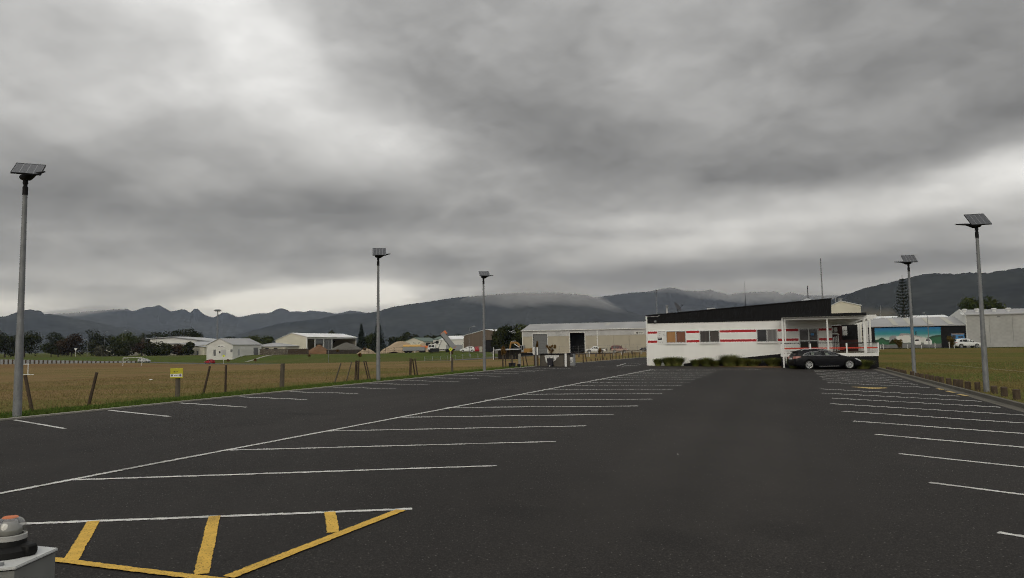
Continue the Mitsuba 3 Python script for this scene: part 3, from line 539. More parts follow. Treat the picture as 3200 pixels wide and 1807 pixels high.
# the deck and verandah
YD = 59.9
part(club, 'deck_fascia', cat([box(.21, 6.9, YD, YD + .05, .83, 1.07), box(6.85, 6.9, YD + .05, 71, .83, 1.07), box(.21, .26, YD + .05, YF - .04, .83, 1.07)]), 'white_trim')
nbd = 24; yb = np.linspace(YD + .06, 71, nbd * 3 + 1)
part(club, 'deck_boards', cat([box(.27 if y < 63 else 4.08, 6.84, y, y2 - .012, 1.03, 1.062) for y, y2 in zip(yb[:-1], yb[1:])]), 'timber_grey', kind='stuff')
part(club, 'deck_skirt', cat([box(.24, 6.86, YD + .06, YD + .09, -.25, .83), box(6.82, 6.86, YD + .09, 71, -.25, .83), box(.24, .28, YD + .09, YF - .04, -.2, .83)]), 'black_cladding')
for x in (.27, 2.3, 3.53, 4.78, 6.03, 6.87):
    tall = {.27: None, 3.53: 3.7, 6.03: 3.68}.get(x)
    if x in (3.53, 6.03): continue
    part(club, 'rail_post', box(x - .05, x + .05, YD - .01, YD + .09, 1.072, 1.8), 'white_trim')
part(club, 'post', box(.34, .47, YD - .05, YD + .08, -.06, 3.76), 'white_trim')
part(club, 'post', tube((3.53, YD + .04, 1.07), (3.53, YD + .04, 3.62), .075, .065, n=14), 'white_trim', 40)
part(club, 'post', box(5.93, 6.12, YD - .03, YD + .13, 1.072, 3.74), 'white_trim')
part(club, 'handrail', cat([beam((.2, YD + .04, 1.83), (6.92, YD + .04, 1.83), .1, .05), beam((6.87, YD + .1, 1.83), (6.87, 71, 1.83), .1, .05), beam((4.95, 62.6, 1.72), (6.1, 62.6, 1.74), .06, .05)]), 'black_metal')
part(club, 'middle_rail', cat([box(.33, 6.82, YD + .02, YD + .05, 1.4, 1.49)]), 'rail_red')
for y in np.arange(60.35, 70.9, .42): part(club, 'baluster', box(6.84, 6.9, y - .05, y + .05, 1.072, 1.8), 'white_trim')
vr = num(club + '__verandah_roof')
put(vr, prism_x([(YD - .28, 3.88), (71, 3.64), (71, 3.7), (YD - .28, 3.94)], .38, 6.14), 'black_cladding'); used.add(vr)
part(vr, 'gutter', box(.36, 6.16, YD - .4, YD - .285, 3.79, 3.99), 'black_cladding')
part(vr, 'fascia', box(.4, 6.12, YD - .28, YD - .24, 3.74, 3.87), 'white_trim')
part(vr, 'lining', prism_x([(YD - .2, 3.84), (70.9, 3.60), (70.9, 3.63), (YD - .2, 3.87)], 4.1, 6.1), 'soffit')
part(vr, 'lining', prism_x([(YD - .2, 3.84), (YF - .1, 3.76), (YF - .1, 3.79), (YD - .2, 3.87)], .42, 4.09), 'soffit')
for y in (59.95, 62.05, 64.1, 66.4, 68.9, 70.5):
    zt = 3.84 - .0215 * (y - YD + .2)
    part(club, 'rafter', box(4.1 if y > 63.3 else .5, 6.85, y - .05, y + .05, zt - .26, zt - .012), 'white_trim')
    if y > 60: part(club, 'post', box(6.55, 6.69, y - .06, y + .06, 1.07, zt - .27), 'white_trim')
part(club, 'rafter', box(6.2, 6.3, 59.5, 71, 3.42, 3.55), 'white_trim')
wing = thing('rear_hall', 'dark hall with windows painted white as sky reflections seen through the verandah', 'building')
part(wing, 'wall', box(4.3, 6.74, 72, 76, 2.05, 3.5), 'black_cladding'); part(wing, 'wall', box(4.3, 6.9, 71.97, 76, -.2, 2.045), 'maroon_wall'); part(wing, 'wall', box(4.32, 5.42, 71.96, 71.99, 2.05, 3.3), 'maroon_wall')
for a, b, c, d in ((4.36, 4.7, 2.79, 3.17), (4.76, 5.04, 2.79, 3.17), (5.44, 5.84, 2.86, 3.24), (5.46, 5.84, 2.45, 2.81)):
    part(wing, 'window', box(a, b, 71.93, 71.97, c, d), 'sign_white')  # plain white boxes put the reflected sky into the pane colour
part(wing, 'awning', prism_x([(71.3, 3.3), (71.96, 3.36), (71.96, 3.42), (71.3, 3.35)], 4.2, 5.35), 'white_trim')
bal = thing('white_gate', 'arched white picket gate at the back of the verandah', 'gate')
for i, x in enumerate((4.66, 4.79, 4.93, 5.06)): part(bal, 'picket', box(x - .04, x + .04, 71.3, 71.36, 1.07, 2.3 + .05 * i), 'white_trim')
part(bal, 'top_rail', cat([beam((4.55, 71.33, 2.62), (5.0, 71.33, 2.6), .08, .14), beam((5.0, 71.33, 2.6), (5.12, 71.33, 2.5), .08, .1)]), 'white_trim')
seat = thing('red_trolley', 'small red trolley standing on the deck behind the railing', 'trolley')
part(seat, 'tray', cat([box(4.5, 4.95, 64.3, 64.7, 1.26, 1.32), box(4.52, 4.93, 64.32, 64.68, 1.42, 1.46)]), 'rail_red'); part(seat, 'leg', cat([box(4.66, 4.7, 64.4, 64.44, 1.1, 1.42), box(4.78, 4.82, 64.55, 64.6, 1.1, 1.42)]), 'black_metal')
for dx in (0, .3): part(seat, 'wheel', tube((4.58 + dx, 64.3, 1.1), (4.58 + dx, 64.34, 1.1), .05, n=12), 'tyre')

# tussock grasses along the front wall
def blades(n, sx, sy, h, seed, lean=0.55, w=0.02):
    r = np.random.default_rng(seed); ang = r.uniform(0, 2 * np.pi, n); rad = np.sqrt(r.uniform(0, 1, n)) * .55
    bx, by = rad * np.cos(ang) * sx * .6, rad * np.sin(ang) * sy * .6
    ln = h * r.uniform(.62, 1.08, n); out = lean * (.25 + rad * 1.5) * r.uniform(.5, 1.3, n)
    a2 = ang + r.normal(0, .5, n); px, py = -np.sin(a2), np.cos(a2)
    tris, vs = [], []
    t = [0, .4, .75, 1.0]
    for k, tt in enumerate(t):
        o = out * tt ** 1.7 * np.array(sx) * .9; z = ln * (tt - .22 * out * tt ** 3)
        cx, cy = bx + np.cos(a2) * o, by + np.sin(a2) * o * sy / sx; hw = w * (1 - tt * .92)
        vs += [np.stack([cx - px * hw, cy - py * hw, z], 1), np.stack([cx + px * hw, cy + py * hw, z], 1)]
    v = np.stack(vs, 1).reshape(-1, 3); b = np.arange(n)[:, None] * 8; f = []
    for k in range(3): f += [b + [[2 * k, 2 * k + 1, 2 * k + 3]], b + [[2 * k, 2 * k + 3, 2 * k + 2]]]
    return v, np.vstack(f)
def add_mesh(m, x, y, z): v, f = m; return V(v) + (x, y, z), f
TUS = [(-9.4, 62.6, .5, .66, 'leftmost small tussock by the white corner of the clubhouse'), (-8.55, 62.5, .7, .82, 'second tussock from the left corner, under the boarded window'), (-7.85, 62.45, .85, .84, 'third tussock from the left corner, right of the boarded window'), (-6.35, 62.55, .55, .62, 'small tussock where the black plinth begins'), (-5.5, 62.5, .8, .78, 'tussock below the second window of the clubhouse'), (-4.75, 62.5, .6, .5, 'low tussock left of the tallest tussock'), (-3.65, 62.4, 1.15, 1.08, 'tallest and widest tussock, below the middle of the wall'), (-2.7, 62.45, .8, .72, 'tussock just right of the tallest tussock'), (-1.9, 62.5, .8, .66, 'low wide tussock below the third window'), (-.35, 62.3, .9, .78, 'last tussock before the verandah post'), (1.05, 59.35, .6, .8, 'tussock behind the tail of the black car'), (5.75, 59.3, .9, .72, 'tussock beyond the nose of the black car')]
for i, (x, y, s, h, lb) in enumerate(TUS):
    k = thing('tussock', lb, 'grass clump', 'tussock grasses along the clubhouse front')
    v, f = blades(1300, s * 1.2, s * 1.0, h * 1.0, 50 + i, .65); put(k, add_mesh((v, f), x, y, lz(x) - .03), 'tussock_blade')
structure('garden_bed', 'dark soil strip along the clubhouse wall', prism_x([(61.4, -.1), (63.3, -.1), (63.3, .05), (61.5, .03)], -9.9, .22), 'earth')


# ------------------------------------------------------------------ solar lamps
def solar_lamp(x, y, label, side, aim, tilt_):
    z = G(x, y) if abs(x) > 7 else lz(x); z = {True: .235}.get(x < 0, -.09) - .02
    k = thing('solar_lamp', label, 'lamp post', 'solar lamp posts along both sides of the car park')
    pl = num(k + '__pole'); n = 12
    put(pl, lathe([(0, -.2), (.108, -.2), (.108, 0), (.095, 2.2), (.0, 2.2)], (x, y, z), n), 'galvanised', 30)
    part(pl, 'upper_section', lathe([(0, 2.19), (.088, 2.19), (.088, 2.23), (.082, 2.6), (.056, 6.08), (0, 6.08)], (x, y, z), n), 'galvanised', 30)
    part(pl, 'base_collar', lathe([(.1, -.02), (.15, -.02), (.15, .012), (.112, .02), (.1, .02)], (x, y, z), n), 'galvanised', 30)
    part(k, 'spigot', lathe([(0, 6.0), (.066, 6.0), (.066, 6.22), (.05, 6.24), (.05, 6.3), (.066, 6.31), (.06, 6.4), (.036, 6.43), (.036, 6.58), (0, 6.58)], (x, y, z), 14), 'black_metal', 30)
    d = 1 if side == 'right' else -1
    bodies = [m3.Manifold.hull(moved_m(m3.Manifold.sphere(r1, 16), a) + moved_m(m3.Manifold.sphere(r2, 16), b)) for a, r1, b, r2 in (((-.1, 0, 6.5), .08, (.1, 0, 6.48), .09), ((.1, 0, 6.48), .09, (.34, 0, 6.55), .045), ((.34, 0, 6.55), .045, (.7, 0, 6.58), .02))]
    hm = unman(bodies[0] + bodies[1] + bodies[2]); hm.vertices[:, 1] *= 1.25; hm.vertices[:, 0] *= d; 
    if d < 0: hm.invert()
    hm.apply_translation((x, y, z)); part(k, 'lamp_head', hm, 'black_metal', 40)
    # panel: long edge along h, tilted towards the north
    al = math.radians(aim); hdir, sdir = V((math.cos(al), math.sin(al), 0)), V((-math.sin(al), math.cos(al), 0)); tl = math.radians(tilt_); up_ = sdir * math.cos(tl) + V((0, 0, math.sin(tl))); nr = np.cross(hdir, up_); 
    c = V((x, y, z + 6.74)) + hdir * .06
    R = np.eye(4); R[:3, 0], R[:3, 1], R[:3, 2], R[:3, 3] = hdir, up_, nr, c
    def pbox(*a):
        m = box(*a); m.apply_transform(R); return m
    W, L = .345, .51
    sp = num(k + '__solar_panel'); put(sp, cat([pbox(-W, W, -L, L, -.035, -.006), pbox(-W, W, L - .018, L, -.006, .006), pbox(-W, W, -L, -L + .018, -.006, .006), pbox(-W, -W + .018, -L + .018, L - .018, -.006, .006), pbox(W - .018, W, -L + .018, L - .018, -.006, .006)]), 'black_metal'); used.add(sp)
    cw = (2 * W - .05) / 4
    for i in range(4): part(sp, 'cell_strip', pbox(-W + .022 + i * cw + .008, -W + .022 + (i + 1) * cw - .003, -L + .025, L - .025, -.006, .001), 'solar_cell')
    part(sp, 'backing_sheet', pbox(-W + .018, W - .018, -L + .018, L - .018, -.0065, -.003), 'frame_alloy')
    part(k, 'bracket', cat([beam((x, y, z + 6.55), tuple(c - nr * .03), .05, .05)]), 'black_metal')
def moved_m(m, t): return m.translate(t)
solar_lamp(-19.11, 14.43, 'nearest solar lamp post at the far left of the car park', 'right', 45, 27)
solar_lamp(-19.5, 34.17, 'middle solar lamp post of the left hand row, left of the centre', 'right', 30, 28)
solar_lamp(-18.97, 47.69, 'farthest solar lamp post of the left hand row, before the brown barn', 'right', 27, 23)
solar_lamp(7.51, 33.31, 'nearer solar lamp post on the right, between the timber stumps', 'left', 4, 32)
solar_lamp(7.28, 47.86, 'farther solar lamp post on the right, in front of the tall pine', 'left', 2, 28)

# timber stumps along the right kerb
BO = [(7.46, 29.25, .35, .115), (7.47, 30.75, .34, .108), (7.53, 32.3, .29, .112), (7.25, 33.45, .37, .1), (7.11, 34.4, .35, .112), (7.09, 35.6, .37, .1), (7.2, 36.96, .32, .108), (7.16, 38.1, .31, .108), (7.08, 39.2, .32, .107), (7.09, 40.3, .31, .104), (7.07, 41.5, .3, .104), (7.07, 42.8, .3, .106), (7.05, 44.1, .28, .104), (7.03, 45.3, .27, .1), (6.98, 46.6, .31, .115), (6.95, 49.0, .28, .104), (6.95, 50.1, .27, .1), (6.94, 51.2, .26, .1), (6.94, 52.3, .26, .1), (6.93, 53.5, .26, .1), (6.93, 54.8, .25, .1), (6.93, 56.0, .25, .1), (7.46, 27.8, .35, .11)]
for i, (x, y, h, r) in enumerate(BO):
    rr = np.random.default_rng(i + 200); nm = 'timber stump just outside the right edge' if i == 22 else (f'{ORD[i]} timber stump from the right edge of the photo in the kerbside row' if i else 'timber stump nearest the right edge of the photo')
    m = lathe([(0, -.15), (r, -.15), (r * 1.02, 0), (r, h * .6), (r * .97, h - .015), (r * .9, h), (0, h + .004)], n=14)
    m.vertices[:, :2] *= (1 + .06 * (meshkit.fbm(np.stack([m.vertices[:, 0] * 9 + i, m.vertices[:, 1] * 9, m.vertices[:, 2] * 2], -1), 2, 1) - .5))[:, None]
    m = moved(m, (x, y, G(x, y) - .01), roll=rr.normal(0, 3), pitch=rr.normal(0, 3))
    single('timber_stump', nm, 'bollard', m, 'stump_timber', 40, 'timber stumps beside the right kerb')

# leaning posts and stakes on the left verge
def post_mesh(b, t, r, n=8, seed=0):
    b, t = V(b), V(t); d = t - b; b = b - d * .12
    m = tube(b, t, r * 1.04, r * .94, n); return m
POSTS = [((-20.9, 16.24), (-21.13, 16.16), 1.05, .05, 'timber_dark', 'post leaning left beside the nearest lamp, white pipe on top'),
 ((-21.15, 18.39), (-20.93, 18.47), 1.05, .05, 'timber_dark', 'lone post leaning right between the nearest lamp and the yellow sign'),
 ((-20.7, 23.01), (-20.46, 23.09), 1.11, .045, 'timber_dark', 'post leaning right just past the yellow sign'),
 ((-20.66, 24.19), (-20.65, 24.19), 1.12, .045, 'timber_dark', 'upright thin post just right of the leaning post past the yellow sign'),
 ((-20.86, 28.03), (-20.83, 28.04), 1.08, .1, 'timber_grey', 'thick upright grey post standing alone left of the thin stakes'),
 ((-20.8, 32.14), (-20.5, 32.24), .97, .035, 'timber_grey', 'first thin stake leaning right, left of the second lamp'),
 ((-21.36, 34.12), (-21.1, 34.2), 1.0, .03, 'timber_grey', 'second thin stake leaning right, with a pale tip'),
 ((-20.95, 34.33), (-20.9, 34.34), 1.06, .06, 'timber_dark', 'left post of the close upright pair before the second lamp'),
 ((-20.8, 34.33), (-20.77, 34.35), 1.06, .055, 'timber_dark', 'right post of the close upright pair before the second lamp'),
 ((-20.63, 35.1), (-20.86, 35.02), 1.02, .035, 'timber_dark', 'left stake of the pair leaning left at the second lamp'),
 ((-20.51, 35.11), (-20.74, 35.03), 1.02, .035, 'timber_dark', 'right stake of the pair leaning left at the second lamp'),
 ((-20.79, 40.25), (-20.77, 40.26), 1.05, .08, 'timber_dark', 'thick upright post of the trio between the second and third lamps'),
 ((-20.66, 40.6), (-20.8, 40.57), 1.0, .045, 'timber_dark', 'middle leaning stake of the trio between the second and third lamps'),
 ((-20.42, 40.48), (-20.57, 40.43), 1.04, .045, 'timber_dark', 'right leaning stake of the trio between the second and third lamps'),
 ((-20.46, 45.61), (-20.45, 45.61), 1.0, .08, 'timber_grey', 'single upright post left of the third lamp'),
 ((-19.86, 53.68), (-19.86, 53.68), 1.0, .04, 'timber_dark', 'left stake holding the sapling right of the third lamp'),
 ((-20.13, 55.13), (-20.15, 55.13), 1.05, .04, 'timber_dark', 'right stake holding the sapling right of the third lamp'),
 ((-19.37, 57.31), (-19.45, 57.28), .93, .045, 'timber_dark', 'stake leaning left just past the potted posts'),
 ((-19.03, 57.28), (-19.2, 57.22), .93, .045, 'timber_dark', 'stake leaning left beside the white markers'),
 ((-18.92, 60.53), (-18.95, 60.52), .85, .05, 'timber_dark', 'post at the left end of the graffiti block'),
 ((-17.9, 65.93), (-17.91, 65.92), .85, .05, 'timber_dark', 'left post of the pair just right of the grey cabinet'),
 ((-17.92, 66.43), (-17.94, 66.42), .9, .05, 'timber_dark', 'right post of the pair just right of the grey cabinet'),
 ((-17.81, 70.71), (-17.82, 70.71), .86, .06, 'timber_dark', 'upright post before the dark warehouse doorway'),
 ((-17.75, 71.85), (-17.88, 71.8), .85, .05, 'timber_dark', 'post leaning left before the dark warehouse doorway')]
zv = .215
for i, (b, t, h, r, m_, lb) in enumerate(POSTS):
    k = thing('wooden_post', lb, 'post', 'wooden posts along the left verge'); z = G(*b)
    put(k, post_mesh((*b, z), (*t, z + h), r), m_, 40)
for i, (x, y, h) in enumerate([(-18.3, 76.07, .3), (-17.94, 76.54, .35), (-17.98, 77.69, .28), (-18.0, 78.87, .28), (-18.02, 80.08, .9), (-17.9, 80.3, .32), (-17.74, 80.9, .3), (-17.43, 81.5, .8), (-17.42, 82.3, .78), (-17.28, 83.7, .86), (-17.6, 87.2, .55), (-17.33, 87.9, .7), (-17.2, 89.0, .3), (-17.08, 90.3, .75), (-16.8, 91.49, .7), (-16.76, 93.07, .68), (-16.5, 94.62, .68)]):
    z = G(x, y); rr = np.random.default_rng(i + 60)
    single('fence_post', f'{ORD[i]} weathered post from the left of the fence row in front of the parked pickup', 'post', post_mesh((x, y, z), (x + rr.normal(0, .05), y, z + h), .05), 'timber_dark', 40, 'fence posts at the far end of the car park')
pb = thing('pipe_bracket', 'white pipe bracket on top of the leaning post by the nearest lamp', 'bracket')
zt = G(-21.13, 16.16) + 1.05
part(pb, 'pipe', cat([tube((-21.25, 16.0, zt + .02), (-20.95, 16.3, zt + .02), .011), tube((-21.07, 16.2, zt), (-21.07, 16.2, zt + .33), .011), tube((-21.3, 16.0, zt + .33), (-21.06, 16.22, zt + .33), .011)]), 'white_trim')

# yellow notice on a stub post
zs = G(-20.67, 21.7)
sg = thing('field_sign', 'yellow and white notice on a short thick post by the verge', 'sign')
part(sg, 'post', post_mesh((-20.67, 21.7, zs), (-20.67, 21.7, zs + .74), .085), 'timber_grey', 40)
dirx, diry = V((.94, .33, 0)), V((-.33, .94, 0))
def facing(m, at, yaw=19.5): return moved(m, at, yaw=yaw + 8)
at = (-20.64, 21.6, zs + .72)
part(sg, 'board', facing(chamfer_box(-.22, .22, -.012, .012, 0, .36, .008), at), 'sign_yellow')
part(sg, 'white_panel', facing(box(-.215, .2, -.016, -.0125, .045, .155), at), 'sign_white')
part(sg, 'logo', facing(cat([box(-.18, -.13, -.019, -.0165, .07, .135)]), at), 'sign_ink'); part(sg, 'logo', facing(box(.1, .16, -.019, -.0165, .07, .14), at), 'sign_purple')
part(sg, 'lettering', facing(cat([box(-.08, .06, -.019, -.0165, .092, .108)]), at), 'sign_ink')
part(sg, 'lettering', facing(cat([box(-.1, -.065, -.015, -.0125, .21, .26), box(-.05, -.0, -.015, -.0125, .22, .24), box(.012, .05, -.015, -.0125, .22, .24)]), at), 'sign_ink')

# posts with pots, white markers
for i, (x, y, lb) in enumerate([(-19.73, 55.46, 'thick dark double post standing in dark pots'), ]):
    k = thing('potted_post', lb, 'post'); z = G(x, y)
    part(k, 'post', cat([post_mesh((x - .06, y, z), (x - .06, y, z + .96), .045), post_mesh((x + .05, y, z), (x + .06, y, z + .96), .045)]), 'timber_grey')
    for dx in (-.09, .2): part(k, 'pot', lathe([(0, 0), (.1, 0), (.14, .36), (.15, .36), (.15, .39), (0, .39)], (x + dx, y - .12, z - .01), 14), 'bin_plastic', 30)
k = thing('potted_post', 'grey concrete post standing in a single dark pot', 'post'); x, y = -19.33, 56.16; z = G(x, y)
part(k, 'post', box(x - .1, x + .1, y - .06, y + .06, z - .1, z + 1.07), 'concrete'); part(k, 'pot', lathe([(0, 0), (.09, 0), (.13, .24), (.14, .24), (.14, .28), (0, .28)], (x, y - .2, z), 14), 'bin_plastic', 30)
for i, (x, lb) in enumerate([(-18.83, 'left one of two dark posts with a white marker strip'), (-18.55, 'right one of two dark posts with a white marker strip')]):
    k = thing('marker_post', lb, 'post'); z = G(x, 58.42)
    part(k, 'post', box(x - .05, x + .05, 58.4, 58.5, z - .1, z + 1.5), 'timber_dark'); part(k, 'marker_strip', box(x - .055, x + .055, 58.37, 58.397, z + .95, z + 1.6), 'sign_white')
k = thing('wooden_post', 'grey steel post between the two white marker strips', 'post'); put(k, tube((-18.69, 58.43, zv - .2), (-18.69, 58.43, 1.75), .06, n=10), 'galvanised')

# block with graffiti, bin, cabinet
blk = thing('graffiti_block', 'drab concrete block with a black lid and a white painted patch', 'block')
byaw = -14; bc = (-17.35, 59.25, .2)
def bm(m): return moved(m, bc, yaw=byaw)
part(blk, 'body', bm(chamfer_box(-1.12, 1.12, -.5, .6, -.3, .98, .02)), 'drab_block')
part(blk, 'lid', bm(chamfer_box(-1.3, 1.18, -.6, .7, .98, 1.06, .015)), 'black_metal')
patch = Polygon([(-.62, .9), (-.55, .55), (-.5, .36), (-.4, .32), (-.25, .36), (0, .42), (.2, .44), (.34, .5), (.44, .62), (.46, .76), (.66, .78), (.7, .9), (.45, .93), (.1, .91), (-.3, .93)])
part(blk, 'painted_patch', bm(prism_y(list(patch.buffer(.02).exterior.coords), -.508, -.502)), 'sign_white')
def strokes(lines, r=.012): return bm(cat([tube((a[0], -.512, a[1]), (b[0], -.512, b[1]), r, n=5) for a, b in lines]))
part(blk, 'graffiti_lettering', strokes([((-.44, .82), (-.36, .6)), ((-.36, .6), (-.24, .84)), ((-.22, .8), (-.2, .6)), ((-.22, .8), (-.02, .8)), ((-.21, .71), (-.06, .71)), ((-.2, .6), (.04, .62)), ((.02, .84), (.3, .56)), ((.26, .84), (.04, .58))]), 'sign_ink')
wb = thing('wheelie_bin', 'black wheelie bin standing in front of the graffiti block', 'bin')
wx, wy = -17.5, 58.5
def taper(x0, x1, y0, y1, z0, z1, k):
    m = box(x0, x1, y0, y1, z0, z1); c = V(((x0 + x1) / 2, (y0 + y1) / 2)); s = m.vertices[:, 2] < (z0 + z1) / 2; m.vertices[s, :2] = c + (m.vertices[s, :2] - c) * k; return m
part(wb, 'body', taper(wx - .22, wx + .22, wy - .2, wy + .18, lz(wx) + .05, lz(wx) + .62, .82), 'bin_plastic')
part(wb, 'lid', chamfer_box(wx - .24, wx + .24, wy - .24, wy + .2, lz(wx) + .62, lz(wx) + .67, .015), 'bin_plastic')
for s in (-1, 1): part(wb, 'wheel', tube((wx + s * .19, wy + .14, lz(wx) + .08), (wx + s * .23, wy + .14, lz(wx) + .08), .08, n=14), 'tyre')
part(wb, 'white_cap', tube((wx, wy - .19, lz(wx) + .04), (wx, wy - .23, lz(wx) + .04), .05, n=12), 'sign_white')
bd = single('white_board', 'tall white board standing at the right end of the graffiti block', 'board', moved(chamfer_box(-.09, .09, -.03, .03, -.2, 1.05, .01), (-16.12, 58.25, .2), yaw=-10), 'sign_white')
cb = thing('grey_cabinet', 'grey cabinet with a white notice right of the graffiti block', 'cabinet')
cx, cy = -16.05, 59.75
part(cb, 'body', chamfer_box(cx - .28, cx + .28, cy - .2, cy + .25, lz(cx) + .04, 1.2, .015), 'tray_grey'); part(cb, 'cap', chamfer_box(cx - .3, cx + .3, cy - .22, cy + .27, 1.2, 1.28, .015), 'bin_plastic'); part(cb, 'dark_vent', box(cx - .2, cx + .22, cy - .206, cy - .201, .96, 1.18), 'sign_ink')
part(cb, 'plinth', box(cx - .25, cx + .25, cy - .17, cy + .22, lz(cx) - .05, lz(cx) + .039), 'concrete')
nt = part(cb, 'notice', box(cx - .19, cx + .15, cy - .214, cy - .202, .5, .95), 'sign_white', label='white notice with an arrow')
part(nt, 'arrow', cat([box(cx - .035, cx - .015, cy - .217, cy - .2145, .8, .9), prism_y([(cx - .055, .87), (cx + .005, .87), (cx - .025, .92)], cy - .217, cy - .2145)]), 'sign_ink')
part(nt, 'lettering', cat([box(cx - .1, cx + .06, cy - .217, cy - .2145, .68, .73), box(cx - .14, cx + .1, cy - .217, cy - .2145, .57, .62)]), 'sign_ink')

# players' shelter
sh = thing('players_shelter', 'black framed team shelter with a pale top rail on the field', 'shelter')
sx0, sx1, sy = -39.8, -36.0, 104; z = G(-38, 104)
part(sh, 'white_post', tube((sx0 - .08, sy - .05, z - .1), (sx0 - .08, sy - .05, z + 1.82), .05), 'white_trim')
part(sh, 'top_rail', beam((sx0, sy, z + 1.4), (sx1 - .25, sy, z + 1.42), .08, .09), 'pale_roof')
for x in (sx0 + .06, -36.85, -36.5, sx1): part(sh, 'post', box(x - .04, x + .04, sy - .04, sy + .04, z - .1, z + 1.36), 'black_metal')
part(sh, 'lower_rail', cat([box(sx0 + .1, sx1, sy - .03, sy + .03, z + .02, z + .1), box(sx0 + .1, sx1, sy - .03, sy + .03, z + .46, z + .54)]), 'black_metal')
part(sh, 'roof', prism_x([(sy + .02, z + 1.36), (sy + 1.5, z + 1.5), (sy + 1.5, z + 1.54), (sy + .02, z + 1.4)], sx0, sx1), 'zinc_roof')
for i in range(4): part(sh, 'back_panel', box(sx0 + .1 + i * .93, sx0 + .98 + i * .93, sy + 1.42, sy + 1.46, z + .05, z + 1.35), 'net')

# barrier cabinet with its warning beacon, bottom left
cab = thing('barrier_cabinet', 'pale grey steel cabinet at the bottom left corner', 'cabinet')
LY_ = lz(-3.2)
cmain = Polygon([(-3.51, 2.89), (-3.40, 2.585), (-3.46, 2.535), (-3.62, 2.535), (-3.9, 2.535), (-3.98, 2.6), (-3.98, 2.89)])
def pz(poly, z0, z1): m = extrude(poly, z1 - z0); m.vertices[:, 2] += z0; return m
part(cab, 'body', pz(cmain.buffer(-.006), LY_ + .02, .932), 'cabinet_grey')
part(cab, 'lid', cat([pz(cmain.buffer(.004), .94, .947), pz(cmain.buffer(.0), .947, .952)]), 'cabinet_lid')
part(cab, 'gasket', pz(cmain.buffer(-.012), .932, .94), 'black_trim')
part(cab, 'door_seam', box(-3.84, -3.832, 2.525, 2.532, .1, .9), 'black_trim')
part(cab, 'lock', moved(tube((0, -.012, 0), (0, .003, 0), .018, n=16), (-3.45, 2.72, .72), yaw=70), 'black_trim')
for x, y in ((-3.48, 2.575), (-3.9, 2.58)): part(cab, 'bolt', tube((x, y, .952), (x, y, .966), .013, n=8), 'galvanised')
part(cab, 'plinth', pz(cmain.buffer(.03), LY_ - .1, LY_ + .02), 'black_metal')
bx_, by_ = -3.632, 2.727; bc_ = thing('warning_beacon', 'clear domed warning beacon with an amber cap on the cabinet', 'beacon'); zb = .953
part(bc_, 'base', cat([lathe([(0, 0), (.118, 0), (.12, .012), (.118, .03), (.09, .045), (.075, .05), (.072, .075), (0, .075)], (bx_, by_, zb), 28), moved(chamfer_box(-.05, .05, -.03, .03, 0, .055, .01), (bx_ + .085, by_ + .02, zb))]), 'black_trim', 40)
part(bc_, 'rim', lathe([(.06, .075), (.074, .075), (.075, .098), (.07, .1), (.06, .1)], (bx_, by_, zb), 28), 'beacon_frost', 40)
dome = [(.071, .1), (.0715, .12), (.069, .14), (.062, .158), (.05, .172), (.036, .18)]
part(bc_, 'dome', lathe(dome, (bx_, by_, zb), 28), 'beacon_lens', True)
part(bc_, 'reflector', lathe([(0, .1), (.05, .1), (.054, .115), (.05, .135), (.034, .15), (.03, .165), (0, .165)], (bx_, by_, zb), 28), 'beacon_frost', 40)
part(bc_, 'amber_cap', lathe([(0, .187), (.03, .185), (.036, .18), (.036, .176), (0, .176)], (bx_, by_, zb), 28), 'beacon_amber', 40)
part(bc_, 'amber_lamp', lathe([(0, .098), (.02, .098), (.02, .116), (0, .116)], (bx_ - .05, by_ - .04, zb - .02), 16), 'beacon_amber', 40)


# ------------------------------------------------------------------ vehicles
def wheel(par, x, y, z, r, w, side, M, spokes=10, dark_rim=False):
    k = num(par + '__wheel')
    ty = lathe([(r * .73, -w / 2), (r * .94, -w / 2), (r, -w * .36), (r, w * .36), (r * .94, w / 2), (r * .73, w / 2), (r * .7, 0)], n=28)
    hub = trimesh.creation.cylinder(radius=r * .7, height=w * .5, sections=24)
    R = trimesh.transformations.rotation_matrix(math.pi / 2, (1, 0, 0))
    def place(m):
        m = m.copy(); m.apply_transform(R); m.apply_translation((x, y, z)); m.apply_transform(M); return m
    put(k, place(ty), 'tyre', 35)
    o = -side * w * .3
    sp = [lathe([(r * .64, -.015), (r * .74, -.02), (r * .74, .02), (r * .64, .015)], n=28)]
    for i in range(spokes):
        a = 2 * math.pi * i / spokes
        sp.append(moved(box(r * .1, r * .68, -r * .06, r * .06, -.012, .012), yaw=math.degrees(a)))
    sp.append(trimesh.creation.cylinder(radius=r * .16, height=.035, sections=14))
    rim = cat(sp); rim.apply_translation((0, 0, o * 1.35))
    hub.apply_translation((0, 0, o * .2))
    part(k, 'rim', place(rim), 'alloy_rim', 30); part(k, 'brake_disc', place(hub), 'black_trim', 30)
    used.add(k)


